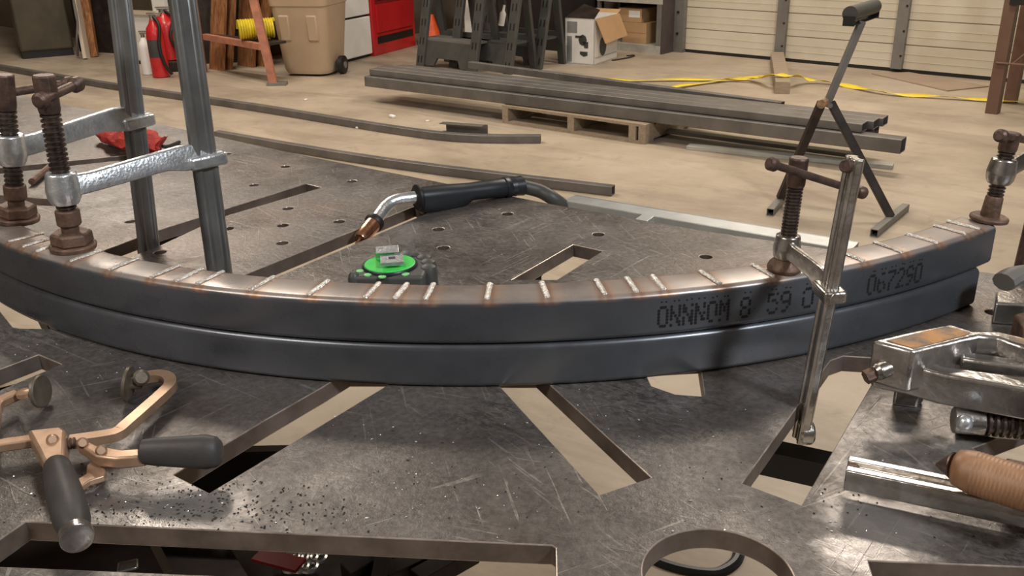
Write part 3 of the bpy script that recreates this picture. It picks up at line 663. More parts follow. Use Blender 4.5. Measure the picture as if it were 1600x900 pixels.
# ================================================================== BAR RAIL AND WOODEN HANDLE
rl = thing('bar_clamp_rail', at(1450, 770, TZ), 'nickel-plated grooved clamp rail lying at the lower right of the table', 'clamp')
a0 = at(1322, 738, TZ + .022); a1 = at(1680, 812, TZ + .022); rd = (a1 - a0).normalized()
hw = .0135; prof = [(-hw, -.008), (-hw * .9, -.010), (hw * .9, -.010), (hw, -.008), (hw, .008), (hw * .9, .010), (hw * .35, .010), (hw * .25, .005), (-hw * .25, .005), (-hw * .35, .010), (-hw * .9, .010), (-hw, .008)]
MB().section([a0, a1], prof).build('rail', 'nickel', rl, bevel=.001)
rv = at(1333, 729, TZ + .028); MB().lathe(rv - Z * .004, rv + Z * .002, [(0, .0045), (.8, .0045), (1, .003)], 14).build('rivet', 'rust', rl)
h0_ = at(1488, 728, TZ + .052); h1_ = at(1690, 792, TZ + .052)
hn = rl
pr = [(0, .010), (.03, .0145), (.10, .0165)]
for i in range(24): b = .16 + i * .033; pr += [(b, .0174), (b + .010, .0177), (b + .022, .0177), (b + .028, .0173)]
MB().lathe(h0_, h1_, pr + [(1, .017)], 28).build('wood_grip', 'hwood', hn, ang=60)
MB().lathe(at(1463, 726, TZ + .047), h0_ + (h1_ - h0_) * .02, [(0, .0015), (.5, .007), (.95, .012), (1, .011)], 14).build('steel_ferrule', 'rustd', hn)
MB().prism(pp(TZ, (1560, 765), (1640, 785), (1640, 800), (1560, 782)), TZ + .0, TZ + .034).build('handle_bracket', 'rustd', hn, bevel=.003)
# bits at the right edge behind
j = MB(); j.sweep(smooth_path([at(1568, 441, TZ + .055), at(1590, 430, TZ + .058), at(1640, 428, TZ + .055), at(1700, 436, TZ + .05)], 5), .014, 10, .8)
tag(j.build('forged_jaw', 'strut', loc=at(1585, 470, TZ), bevel=0), 'dull grey forged jaw resting at table edge behind the tube ends', 'clamp jaw')
j = MB(); j.prism(pp(TZ + .028, (1556, 455), (1596, 447), (1604, 456), (1660, 462), (1660, 480), (1555, 473)), TZ, TZ + .028)
tag(j.build('steel_block', 'nickel', loc=at(1580, 475, TZ), bevel=.003), 'bright small steel block beside the lower tube end', 'steel block')
j = MB(); j.prism(pp(TZ + .035, (1584, 490), (1625, 480), (1660, 500), (1600, 512)), TZ, TZ + .035)
tag(j.build('steel_block', 'rust', loc=at(1600, 520, TZ), bevel=.003), 'rusty brown steel block behind the big cast clamp', 'steel block')
# ================================================================== SHAVINGS AND SLAG
def scatter(name, m, regions, label, cat, r0, r1):
    mb = MB()
    for (cx, cy, sx, sy, n) in regions:
        for i in range(n):
            u_, v_ = random.gauss(cx, sx), random.gauss(cy, sy)
            if not (0 < u_ < 1600 and 400 < v_ < 899): continue
            p = at(u_, v_, TZ); ok = math.hypot(p.x - CX, p.y - CY) > RO + .004 or False
            if not ok: continue
            for hl in holes:
                ins = False; k = len(hl) - 1
                for i2 in range(len(hl)):
                    xi, yi = hl[i2]; xj, yj = hl[k]
                    if (yi > p.y) != (yj > p.y) and p.x < (xj - xi) * (p.y - yi) / (yj - yi) + xi: ins = not ins
                    k = i2
                if ins: ok = False; break
            if not ok: continue
            r = random.uniform(r0, r1); a = random.random() * 6.28; e = random.uniform(1, 2.2)
            x = Vector((math.cos(a), math.sin(a), 0)); y = Vector((-math.sin(a), math.cos(a), 0)); c = p + Z * (r * .5)
            mb.add([c + x * r * e, c + y * r, c - x * r * e, c - y * r, c + Z * r * .7, c - Z * r * .5], [(0, 1, 4), (1, 2, 4), (2, 3, 4), (3, 0, 4), (1, 0, 5), (2, 1, 5), (3, 2, 5), (0, 3, 5)])
    o = mb.build(name, m, loc=(0, .7, TZ), smooth=False); tag(o, label, cat, kind='stuff')
scatter('metal_shavings', 'chip', [(120, 560, 80, 40, 40), (650, 720, 170, 70, 70), (1000, 660, 150, 50, 26), (1350, 800, 110, 40, 30), (60, 770, 60, 40, 20), (250, 790, 90, 25, 26), (1080, 830, 60, 40, 12)], 'tiny bright metal shavings sprinkled over the tabletop', 'shavings', .0004, .0010)
scatter('slag_grains', 'dchip', [(320, 790, 90, 24, 240), (470, 800, 60, 20, 60), (120, 780, 70, 40, 30), (1380, 780, 90, 30, 30), (900, 760, 200, 60, 26), (650, 760, 90, 40, 20)], 'black slag grains scattered on the near left of the tabletop', 'slag', .0005, .0011)
# ================================================================== RED GLOVE ON TABLE
gl0 = at(205, 222, TZ); gv = thing('leather_glove', gl0, 'crumpled red leather welding glove on the far left part of the table', 'glove')
def lump(pts, radii, seed, amp):
    mb = MB(); mb.sweep(smooth_path(pts, 5), .03, 16, .75, rs=None)
    return mb
def crumple(path, rs, seed):
    pts = smooth_path(path, 5); m = len(pts); R2 = [rs[min(int(i / 5), len(rs) - 2)] * (1 - (i % 5) / 5) + rs[min(int(i / 5), len(rs) - 2) + 1] * ((i % 5) / 5) for i in range(m)]
    mb = MB().sweep(pts, .03, 18, .8, rs=R2)
    for v in mb.v:
        nz = noise.noise_vector(v * 60 + Vector((seed, 0, 0))) * .013; v += nz
        if v.z < TZ + .0005: v.z = TZ + .0005
    return mb
crumple([at(150, 208, TZ + .02), at(175, 212, TZ + .025), at(205, 220, TZ + .03), at(235, 224, TZ + .03), at(252, 228, TZ + .025)], [.012, .022, .026, .028, .016], 3).build('glove_body', 'redcloth', gv)
MB().sweep(smooth_path([at(252, 228, TZ + .02), at(262, 229, TZ + .012), at(280, 222, TZ + .004)], 5), .004, 8).build('wrist_strap', 'dark', gv)
# welding rod lying beyond clamps
tag(MB().sweep([at(50, 284, TZ + .008), at(96, 246, TZ + .008)], .007, 10).build('steel_rod', 'rust', loc=at(70, 268, TZ)), 'short rusty rod lying behind the left clamp screws', 'rod')
# galvanised channel along the back edge
g0 = at(880, 314, .885); g1 = at(1330, 391, .885)
mb = MB(); d = (g1 - g0).normalized(); s_ = Vector((-d.y, d.x, 0)); s_ = s_ if s_.y > 0 else -s_
mb.beam(g0 + s_ * .021 - Z * .0015, g1 + s_ * .021 - Z * .0015, .042, .003); mb.beam(g0 - Z * .012, g1 - Z * .012, .003, .024); mb.beam(g0 + s_ * .042 - Z * .012, g1 + s_ * .042 - Z * .012, .003, .024)
ch = thing('galvanised_channel', g0, 'long pale galvanised channel along the back edge of the table', 'channel')
mb.build('channel', 'steelw', ch, smooth=False)
tbp = at(1006, 346, .892); MB().box(tbp, (.022, .035, .012), Matrix.Rotation(-.55, 3, 'Z')).build('mounting_tab', 'steelw', ch, smooth=False, bevel=.001)
# ================================================================== FLOOR STOCK
def floor_tube(label, pxs, z, w, h, group=None, m='pipe', th=.004):
    pts = [at(u, v, z) for u, v in pxs]; pts = smooth_path(pts, 4) if len(pts) > 2 else pts
    o = MB().hollow(pts, w, h, th, .005).build('square_tube', m, loc=pts[0], ang=50); return tag(o, label, 'steel tube', group)
floor_tube('long slightly bent square tube on the floor, running from the cabinet to mid floor', [(-30, 104), (170, 138), (400, 173), (600, 206), (720, 221), (845, 223)], 0, .055, .05)
floor_tube('straight thin square tube on the floor ending nearest behind the welding torch', [(340, 216), (600, 260), (958, 305)], 0, .05, .05)
c0, c1 = at(690, 206, 0), at(755, 211, 0); mb = MB(); sd = Vector((.03, .03, 0))
mb.beam(c0 + Z * .0015, c1 + Z * .0015, .06, .003); mb.beam(c0 + Z * .03 + sd, c1 + Z * .03 + sd, .003, .06); mb.beam(c0 + Z * .06, c1 + Z * .06, .06, .003)
tag(mb.build('channel_offcut', 'pipe', loc=c0, smooth=False), 'short dark channel offcut on the floor in front of the pallet', 'steel offcut')
# stack on pallet
D = (at(1400, 226, .14) - at(570, 125, .14)).normalized(); N = Vector((-D.y, D.x, 0)); S0 = at(570, 135, .125)
def stk(o, t0, t1, z, w, h, label):
    a = S0 + N * (o + w / 2) + D * t0; b = S0 + N * (o + w / 2) + D * t1; a.z = b.z = z
    t = MB().hollow([a, b], w - .003, h - .002, .004, .006)  .build('square_tube', 'pipe', loc=a, ang=50); tag(t, label, 'steel tube', 'steel tubes stacked on the pallet'); return t
LN = (at(1403, 243, .125) - S0).dot(D)
stk(0, 0, LN, .125, .10, .078, 'frontmost lower steel tube on the pallet, its open end farthest right')
stk(.102, .05, LN - .28, .125, .10, .078, 'lower steel tube on the pallet just behind the frontmost one')
stk(.204, .0, LN - .2, .125, .10, .078, 'rearmost steel tube of the lower layer on the pallet')
stk(.040, .02, LN - .22, .203, .10, .05, 'upper-layer steel tube at the front of the stack, resting on the lower tubes')
stk(.142, .0, LN - .19, .203, .10, .05, 'middle steel tube of the upper layer on the stack')
stk(.244, .1, LN - .17, .203, .10, .05, 'rear steel tube of the upper layer on the stack')
c_ = at(1222, 172, .203); a_ = at(735, 106, .203)
o = MB().hollow([a_, c_], .05, .05, .004, .004).build('square_tube', 'pipe', loc=a_, ang=50)
tag(o, 'thin square tube lying along the back of the pallet stack, ends shortest', 'steel tube', 'steel tubes stacked on the pallet')
# pallet
p0 = at(785, 192, 0); p1 = at(1008, 226, 0); pd = (p1 - p0).normalized(); pn = Vector((-pd.y, pd.x, 0)); PL = (p1 - p0).length
pt = thing('wooden_pallet', p0, 'weathered wooden pallet under the stack of steel tubes', 'pallet')
def pb(t0, t1, n0, n1, z0, z1):
    return MB().beam(p0 + pd * t0 + pn * (n0 + n1) / 2 + Z * (z0 + z1) / 2, p0 + pd * t1 + pn * (n0 + n1) / 2 + Z * (z0 + z1) / 2, n1 - n0, z1 - z0)
for t in (0, PL / 2 - .02, PL - .05, ): pb(t, t + .05, 0, .95, .018, .105).build('stringer', 'wood', pt, smooth=False)
pb(PL - .12, PL - .07, 0, .95, .018, .105).build('stringer', 'wood', pt, smooth=False)
for k in range(6): pb(-.0, PL, .0 + k * .17, .1 + k * .17, .105, .122).build('deck_board', 'wood', pt, smooth=False)
for k in (0, .42, .85): pb(-.0, PL, k, k + .1, 0, .018).build('bottom_board', 'wood', pt, smooth=False)
# planks under the right overhang
for k, (a, b, z, lab) in enumerate((((1045, 212), (1330, 250), .02, 'pale plank on the floor beneath the right end of the tube stack'), ((1075, 232), (1395, 263), .0, 'lower thin plank on the floor nearest the roller stand'))):
    q0, q1 = at(*a, 0), at(*b, 0); tag(MB().beam(q0 + Z * (.012 + z), q1 + Z * (.012 + z), .07, .022).build('plank', 'shelf' if k else 'strut', loc=q0, smooth=False), lab, 'plank')
# ================================================================== ROLLER STAND
rs_ = thing('roller_stand', at(1305, 340, 0), 'grey roller stand with A-frame legs standing beyond the table', 'roller stand')
f0, f1 = at(1203, 337, 0), at(1232, 303, 0); f2, f3 = at(1365, 370, 0), at(1414, 329, 0)
for a, b in ((f0, f1), (f2, f3)):
    MB().hollow([a, b], .034, .034, .003, .003).build('foot', 'strut', rs_)
ml, mr = (f0 + f1) / 2 + Z * .03, (f2 + f3) / 2 + Z * .03
ap = aty(1291, 160, 4.17)
MB().beam(ml, ap - Vector((.02, 0, 0)), .035, .035, upv=(0, 1, 0)).build('leg', 'under', rs_, smooth=False, bevel=.003)
MB().beam(mr, ap + Vector((.02, 0, 0)), .035, .035, upv=(0, 1, 0)).build('leg', 'under', rs_, smooth=False, bevel=.003)
pt_ = aty(1347, 33, 4.18); MB().beam(ap - Z * .02 - Vector((.0, 0, 0)), pt_, .03, .03, upv=(0, 1, 0)).build('post', 'strut', rs_, smooth=False, bevel=.003)
MB().lathe(aty(1283, 163, 4.10), aty(1289, 160, 4.15), [(0, .02), (1, .02)], 10).build('orange_knob', 'orust', rs_)
MB().lathe(aty(1297, 165, 4.12), aty(1297, 165, 4.15), [(0, .012), (1, .012)], 10).build('pivot_bolt', 'nickel', rs_)
ra, rb = aty(1328, 22, 4.10), aty(1366, 10, 4.42)
mb = MB().cyl(ra, rb, .033, n=24); mb.build('roller', 'dplast', rs_)
bd_ = (rb - ra).normalized()
mb = MB(); mb.beam(ra - Z * .045, rb - Z * .045, .05, .004); mb.beam(ra - Z * .03 - bd_ * .006, ra - Z * .03 - bd_ * .001, .05, .04); mb.beam(rb - Z * .03 + bd_ * .001, rb - Z * .03 + bd_ * .006, .05, .04)
mb.build('roller_bracket', 'dark', rs_, smooth=False)
# ================================================================== TAPE, BLOCKS ON FLOOR
def ribbon(mb, pts, wdt):
    pts = smooth_path(pts, 5); vs = []
    for i, p in enumerate(pts):
        t = (pts[min(i + 1, len(pts) - 1)] - pts[max(i - 1, 0)]).normalized(); n = Vector((-t.y, t.x, 0)).normalized()
        n = (n + Z * .3 * math.sin(i * .9)).normalized(); vs += [p - n * wdt / 2 + Z * (.018 + .008 * math.sin(i)), p + n * wdt / 2 + Z * .02]
    return mb.add(vs, [(2 * i, 2 * i + 1, 2 * i + 3, 2 * i + 2) for i in range(len(pts) - 1)])
mb = MB(); ribbon(mb, [at(935, 128), at(1000, 128), at(1090, 127), at(1175, 124, .03), at(1206, 121, .085), at(1236, 121, .085), at(1262, 127, .02), at(1310, 134), at(1380, 148), at(1460, 154), at(1540, 159), at(1640, 167)], .05)
ribbon(mb, [at(1050, 140), at(1100, 132), at(1165, 126), at(1196, 124, .05)], .05)
o = mb.build('barrier_tape', 'ytape', loc=at(1200, 127)); tag(o, 'yellow barrier tape lying loose across the floor before the garage door', 'tape')
so = o.modifiers.new('thick', 'SOLIDIFY'); so.thickness = .002
bp0 = at(1222, 147, 0); bp1 = at(1213, 97, 0)
tag(MB().beam(bp0 + Z * .045, bp1 + Z * .045, .11, .09).build('timber_block', 'wood', loc=bp0, smooth=False), 'thick timber block lying on the floor under the yellow tape, its end towards the table', 'timber')
tag(MB().beam(at(905, 121, .015), at(1122, 151, .015), .05, .03).build('timber_strip', 'dust', loc=at(905, 121), smooth=False), 'thin pinkish timber strip on the floor just behind the tube stack', 'timber')
tag(MB().prism([at(1362, 116), at(1480, 143), at(1545, 136), at(1420, 114)], .0, .008).build('cardboard_sheet', 'dust', loc=at(1450, 130), smooth=False), 'flat brown cardboard sheet on the floor at the foot of the garage door', 'cardboard')
mb = MB(); random.seed(3)
for (a, b) in ((560, 201), (478, 157), (614, 184), (667, 190), (592, 213), (1137, 300), (1075, 408), (848, 135)):
    pass
for k, (a, b, s_) in enumerate(((560, 201, .02), (478, 157, .018), (613, 184, .03), (668, 190, .014))):
    p = at(a, b); m2 = MB().box(p + Z * s_ * .35, (s_ * 1.8, s_, s_ * .7), Matrix.Rotation(k * 1.1, 3, 'Z'))
    tag(m2.build('paper_scrap', 'white', loc=p, bevel=s_ * .2), ['white crumpled scrap on the floor beside the long bent tube', 'small pale scrap on floor in front of the tan bin', 'flat pale scrap on floor left of the channel offcut', 'tiny white scrap on the floor just above the channel offcut'][k], 'scrap')
# ================================================================== RACK AT RIGHT
rk = thing('storage_rack', at(1548, 178), 'brown steel storage rack at the right edge in front of the garage door', 'rack')
a = at(1548, 178); b = at(1572, 160)
def lpost(c, hgt):
    mb = MB(); mb.box(c + Vector((0, 0, hgt / 2)), (.075, .006, hgt), RZ); mb.box(c + V * .04 + U * .035 + Z * hgt / 2, (.006, .08, hgt), RZ); return mb
lpost(a, 2.3).build('post', 'brownp', rk, smooth=False); lpost(a + V * .42, 2.3).build('post', 'brownp', rk, smooth=False)
mb = MB(); rbu, rbv = uv(a)
rbox(mb, rbu, rbu + 2.2, rbv - .02, rbv + .03, .71, .78); rbox(mb, rbu, rbu + .05, rbv, rbv + .45, .71, .78); rbox(mb, rbu, rbu + 2.2, rbv + .42, rbv + .45, .71, .78); rbox(mb, rbu, rbu + 2.2, rbv, rbv + .45, .74, .755)
mb.build('shelf_beam', 'dark', rk, smooth=False)
mb = MB(); mb.cyl(R(rbu - .02, rbv - .01, .34), R(rbu + 2.2, rbv - .01, .34), .008, n=8); mb.cyl(R(rbu + .03, rbv + .42, .40), R(rbu + 2.2, rbv + .42, .40), .008, n=8); mb.cyl(R(rbu + .08, rbv, .34), R(rbu + .16, rbv + .2, .45), .008, n=8); mb.cyl(R(rbu + .05, rbv - .01, .85), R(rbu + .5, rbv - .01, .45), .014, n=8)
mb.build('brace', 'brownp', rk)
# ================================================================== LEFT BACKGROUND
def cabinet(name, label, u0, u1, v0, v1, z0, z1, m, cat='cabinet'):
    t = thing(name, R((u0 + u1) / 2, (v0 + v1) / 2), label, cat); rbox(MB(), u0, u1, v0, v1, z0, z1).build('cabinet_body', m, t, smooth=False, bevel=.008); return t
pa, pb_, pc_ = uv(at(35, 93)), uv(at(118, 86)), uv(at(0, 88))
cu_, cv_ = uv(at(35, 93)); cw, cz = uv(at(118, 86))
cb = thing('steel_cabinet', at(35, 93), 'dark olive steel cabinet standing at the far left', 'cabinet')
e1 = (at(118, 86) - at(35, 93)); e1.z = 0; e2 = Vector((-e1.y, e1.x, 0)).normalized() * 1.0
base = [at(35, 93), at(35, 93) + e1, at(35, 93) + e1 + e2, at(35, 93) + e2]
MB().prism(base, .07, 1.9).build('cabinet_body', 'olive', cb, smooth=False, bevel=.02)
cc = sum(base, Vector()) / 4; MB().prism([cc + (p - cc) * .96 for p in base], 0, .07).build('plinth', 'dark', cb, smooth=False)
def post(label, name, a, b, y, w, d, m, cat):
    p0_ = at(*a); p1_ = aty(*b, p0_.y + .15); dd = (p1_ - p0_); p1_ = p0_ + dd * 1.6
    o_ = MB().beam(p0_, p1_, w, d, upv=(0, 1, 0)).build(name, m, loc=p0_, smooth=False); return tag(o_, label, cat)
post('white painted board leaning upright beside the olive cabinet', 'leaning_board', (136, 92), (119, 0), 0, .035, .10, 'cream', 'board')
post('orange-brown timber board standing right of the white one', 'leaning_board', (147, 89), (133, 0), 0, .085, .05, 'ply', 'board')
o = MB().sweep(smooth_path([aty(110, -20, 9.7), aty(119, 20, 9.7), aty(121, 40, 9.7), aty(120, 62, 9.7), at(122, 90) + Z * .02], 5), .012, 8).build('hanging_cable', 'strut', loc=at(122, 90)); tag(o, 'grey cable hanging down the side of the olive cabinet', 'cable')
# added dark sheet: fills the dark gap behind the boards
def panel(name, px0, px1, ztop, m, label, cat, th=.05):
    a, b = at(*px0), at(*px1); return tag(MB().beam(a + Z * ztop / 2, b + Z * ztop / 2, th, ztop).build(name, m, loc=a, smooth=False), label, cat)
panel('dark_gap_filler', (128, 80), (206, 84), 1.6, 'under', 'added dark sheet filling the dark gap behind the leaning boards', 'sheet')
# white door with window
dr = bpy.data.objects.new('door_2', None); COL.objects.link(dr); dr['kind'] = 'structure'; dr.location = at(205, 100); WL[dr.name] = Vector(dr.location)
a, b = at(200, 97), at(275, 103); dd = (b - a).normalized(); dn = Vector((dd.y, -dd.x, 0))
def dpan(s0, s1, z0, z1, off, th): return MB().beam(a + dd * s0 + dn * off + Z * (z0 + z1) / 2, a + dd * s1 + dn * off + Z * (z0 + z1) / 2, th, z1 - z0)
LD = (b - a).length
wz = aty(228, 8, a.y).z
dpan(0, LD, .03, 2.0, 0, .04).build('door_leaf', 'white', dr, smooth=False)
s0 = (aty(207, 0, a.y) - a).dot(dd); s1 = (aty(250, 8, a.y) - a).dot(dd)
dpan(.12, LD - .17, wz - .03, 1.8, .025, .01).build('door_pane', 'olive', dr, smooth=False)
dpan(.08, LD - .13, wz - .07, wz - .03, .03, .02).build('window_bead', 'cream', dr, smooth=False)
dpan(-.02, LD, 0, .03, .02, .05).build('threshold', 'under', dr, smooth=False)
# extinguishers
def extinguisher(name, base, r, h, m, label, lab=True, hose=True, tilt=0):
    t = thing(name, base, label, 'fire extinguisher'); b = Vector(base)
    MB().lathe(b, b + Z * h, [(0, r * .9), (.02, r), (.72, r), (.86, r * .85), (.95, r * .45), (1, r * .35)], 24).build('cylinder', m, t)
    MB().lathe(b + Z * h, b + Z * (h + .04), [(0, r * .32), (1, r * .32)], 12).build('valve', 'nickel', t)
    mb = MB(); mb.box(b + Z * (h + .035) + Vector((r * .3, 0, 0)), (r * 1.5, .025, .012)); mb.box(b + Z * (h + .052) + Vector((r * .3, 0, 0)), (r * 1.7, .025, .012)); mb.build('lever', 'nickel', t, smooth=False)
    if hose: MB().sweep(smooth_path([b + Z * (h + .03) + Vector((.02, -.02, 0)), b + Vector((r * .9, -.05, h * .9)), b + Vector((r * .7, -r * 1.1, h * .55)), b + Vector((r * 1.0, -r * 1.0, h * .25)), b + Vector((r * 1.5, -r * .6, .03))], 6), .014, 10).build('hose', 'dark', t)
    if lab:
        mb = MB(); rr = r * 1.01; n = 10; vs = []
        for k in range(n + 1):
            a_ = math.radians(-90 - 52 + 104 * k / n) ; vs += [b + Vector((rr * math.cos(a_), rr * math.sin(a_), h * .36)), b + Vector((rr * math.cos(a_), rr * math.sin(a_), h * .67))]
        mb.add(vs, [(2 * k, 2 * k + 2, 2 * k + 3, 2 * k + 1) for k in range(n)]); mb.build('label_sticker', 'dplast', t)
    return t
e = at(249, 122) + Vector((0, .06, 0)); zt_ = aty(237, 30, e.y).z
extinguisher('fire_extinguisher', e, .076, .50, 'red', 'red fire extinguisher with dark label standing on the floor by the white door')
e2_ = at(227, 119) + Vector((0, .1, 0)); extinguisher('fire_extinguisher', e2_, .055, .33, 'white', 'small white fire extinguisher standing left of the red one', lab=False, hose=False)
e3 = at(262, 112) + Vector((.0, .12, .0)); pz = aty(262, 93, e3.y).z
bx_ = MB().box(e3 + Z * (max(pz, .05) / 2), (.3, .3, max(pz, .05))).build('dark_crate', 'under', loc=e3, smooth=False, bevel=.01); tag(bx_, 'low dark crate under the rear red fire extinguisher', 'crate')
e3z = Vector((e3.x, e3.y, max(pz, .05))); extinguisher('fire_extinguisher', e3z, .115, .42, 'red', 'wide red fire extinguisher behind, raised on a low crate', lab=False)
# brown boards
wood_px = [((300, 112), .22, 1.5, 'first wide brown board left of the leaning group'), ((322, 112), .12, 1.4, 'narrow reddish board next to the first wide one'), ((345, 106), .26, 1.6, 'broad brown plywood board in the middle of the leaning group'), ((372, 106), .2, 1.5, 'rightmost brown board behind the yellow hose')]
for (px, wdt, hh, lab) in wood_px:
    b = at(*px) + V * .18; c = b + U * wdt; up = V * .3 + Z * hh
    tag(MB().plate([b, c, c + up, b + up], V * .03).build('leaning_board', 'ply', loc=b, smooth=False), lab + ', leaning against the wall', 'board')
panel('dark_sheet', (312, 100), (400, 96), 1.5, 'under', 'dark sheet standing behind the brown boards', 'sheet', .02)
# orange stand
os_ = thing('steel_stand', at(425, 132), 'faded orange steel stand with a shelf, beside the tan bin', 'stand')
lf = at(428, 133); zt2 = 1.3
tp = aty(394, -10, lf.y + .05)
MB().beam(lf, tp, .065, .05, upv=(0, 1, 0)).build('leg', 'ofade', os_, smooth=False)
MB().box(lf + Vector((.03, 0, .012)), (.16, .1, .024)).build('foot_plate', 'strut', os_, smooth=False)
lf2 = at(318, 113); MB().beam(lf2, aty(300, -10, lf2.y), .06, .05, upv=(0, 1, 0)).build('leg', 'ofade', os_, smooth=False)
zs = aty(408, 73, lf.y).z; sa = aty(322, 66, lf2.y); sb = aty(409, 75, lf.y); sc_ = aty(437, 66, lf.y + .5)
sa.z = sb.z = sc_.z = zs
MB().beam(sa, sb, .05, .05).build('shelf_rail', 'ofade', os_, smooth=False)
MB().plate([sa, sb, sb + V * .25, sa + V * .06], Z * .02).build('shelf_plate', 'under', os_, smooth=False)
# yellow hose coil
hz = zs + .035; ha = aty(374, 60, lf.y + .2); hb = aty(430, 56, lf.y + .3); ha.z = hb.z = hz + .085
mb = MB(); ax_ = (hb - ha); n = 150; x_, y_, z_ = frame(ha, hb)
mb.sweep([ha + ax_ * (i / n) + (x_ * math.cos(i * .6) + y_ * math.sin(i * .6)) * .075 for i in range(n + 1)], .011, 6)
tag(mb.build('air_hose', 'yellow', loc=ha - Z * .09), 'coiled yellow air hose resting on the orange stand shelf', 'hose')
# pale cupboard behind bin
a = at(404, 106) + V * .4; mb = MB()
cp = thing('pale_cupboard', a, 'pale beige cupboard half hidden behind the tan wheeled bin', 'cupboard')
e1 = U * .30; zb_ = aty(425, 92, a.y).z
MB().plate([a + Z * .18, a + e1 + Z * .18, a + e1 + V * .5 + Z * .18, a + V * .5 + Z * .18], Z * 1.2).build('cupboard_body', 'shelf', cp, smooth=False, bevel=.01)
MB().plate([a + V * .05, a + e1 + V * .05, a + e1 + V * .45, a + V * .45], Z * .18).build('plinth', 'dark', cp, smooth=False)
# wheeled bin
bc = (at(440, 120) + at(532, 120)) / 2 + Vector((0, .22, 0)); bn = thing('wheeled_bin', bc, 'tan wheeled trash bin on the floor between the orange stand and white washer', 'trash bin')
def rrect(c, hw, hd_, rad, z, n=5):
    o_ = []
    for cx, cy, a0 in ((hw - rad, hd_ - rad, 0), (-hw + rad, hd_ - rad, 90), (-hw + rad, -hd_ + rad, 180), (hw - rad, -hd_ + rad, 270)):
        for k in range(n + 1):
            q_ = math.radians(a0 + 90 * k / n); o_.append(c + RB @ Vector((cx + rad * math.cos(q_), cy + rad * math.sin(q_), z)))
    return o_
RB = Matrix.Rotation(-.25, 3, 'Z')
loft([rrect(bc, .205, .2, .09, .02), rrect(bc, .22, .215, .09, .06), rrect(bc, .265, .26, .08, .60), rrect(bc, .272, .268, .08, .605), rrect(bc, .29, .285, .08, .80)]).build('bin_body', 'tan', bn, ang=40)
loft([rrect(bc, .30, .30, .08, .80), rrect(bc, .31, .31, .08, .82), rrect(bc, .30, .30, .08, .87), rrect(bc, .2, .2, .08, .90)]).build('lid', 'tan', bn, ang=40)
for sx in (-.13, .13):
    mb = MB(); c = bc + RB @ Vector((sx, -.243, .42)); mb.box(c, (.10, .03, .22), RB @ Matrix.Rotation(.08, 3, 'X')); mb.build('moulded_panel', 'tan', bn, bevel=.012)
wc = bc + RB @ Vector((.255, -.02, .08)); MB().lathe(wc, wc + RB @ Vector((.05, 0, 0)), [(0, .07), (.1, .08), (.9, .08), (1, .065)], 22).build('wheel', 'dark', bn)
wc2 = wc + RB @ Vector((-.55, .0, 0)); 
MB().lathe(wc + RB @ Vector((.05, 0, 0)), wc + RB @ Vector((.055, 0, 0)), [(0, .03), (1, .03)], 16).build('hub', 'strut', bn)
# white washer
a = at(541, 99); b = at(583, 88); dx = (b - a).normalized(); dn_ = Vector((-dx.y, dx.x, 0)); LW = (b - a).length
ws = thing('white_appliance', a, 'white enamel appliance between the tan bin and the red tool chest', 'appliance')
a2 = a - dx * .18
MB().plate([a2 + Z * .03, b + Z * .03, b + dn_ * .3 + Z * .03, a2 + dn_ * .3 + Z * .03], Z * .36).build('lower_drawer', 'white', ws, smooth=False, bevel=.01)
MB().plate([a2 + Z * .41, b + Z * .41, b + dn_ * .3 + Z * .41, a2 + dn_ * .3 + Z * .41], Z * .55).build('oven_door', 'white', ws, smooth=False, bevel=.01)
MB().plate([a2 + Z * .0 + dn_ * .03, b + dn_ * .03, b + dn_ * .28, a2 + dn_ * .28], Z * .95).build('inner_body', 'dark', ws, smooth=False)
MB().plate([a2 + dx * .12 + Z * .62 - dn_ * .004, a2 + dx * (LW * .5 + .1) + Z * .62 - dn_ * .004, a2 + dx * (LW * .5 + .1) + Z * .8 - dn_ * .004, a2 + dx * .12 + Z * .8 - dn_ * .004], dn_ * .01).build('door_window', 'strut', ws, smooth=False)
# red tool chest
a = at(586, 88); b = at(650, 71); dx = (b - a).normalized(); dn_ = Vector((-dx.y, dx.x, 0)); LW = (b - a).length
tcx = thing('tool_chest', a, 'red enamel tool chest with drawers standing behind the black sawhorses', 'tool chest')
MB().plate([a, b, b + dn_ * .5, a + dn_ * .5], Z * 1.1).build('chest_body', 'red', tcx, smooth=False, bevel=.006)
m0 = .06
for (z0, z1) in ((.22, .49), (.53, .66), (.70, .83), (.87, 1.0)):
    dr_ = MB().plate([a + dx * m0 + Z * z0, b - dx * m0 + Z * z0, b - dx * m0 + Z * z1, a + dx * m0 + Z * z1], -dn_ * .02).build('drawer', 'red', tcx, smooth=False, bevel=.003)
    MB().plate([a + dx * m0 + Z * (z1 + .002), b - dx * m0 + Z * (z1 + .002), b - dx * m0 + Z * (z1 + .03), a + dx * m0 + Z * (z1 + .03)], -dn_ * .008).build('drawer_pull', 'dred', dr_, smooth=False)
MB().plate([a + dx * .07 + Z * .11, b - dx * .05 + Z * .11, b - dx * .05 + Z * .18, a + dx * .07 + Z * .18], -dn_ * .004).build('toe_opening', 'dark', tcx, smooth=False)
# traffic cone
c = at(663, 66) + U * .12; cn = thing('traffic_cone', c, 'small orange traffic cone on the floor between sawhorse legs', 'traffic cone')
MB().box(c + Z * .015, (.28, .28, .03)).build('cone_base', 'dark', cn, bevel=.006)
MB().lathe(c + Z * .03, c + Z * .30, [(0, .12), (.05, .11), (1, .03)], 24).build('cone', 'orange', cn)
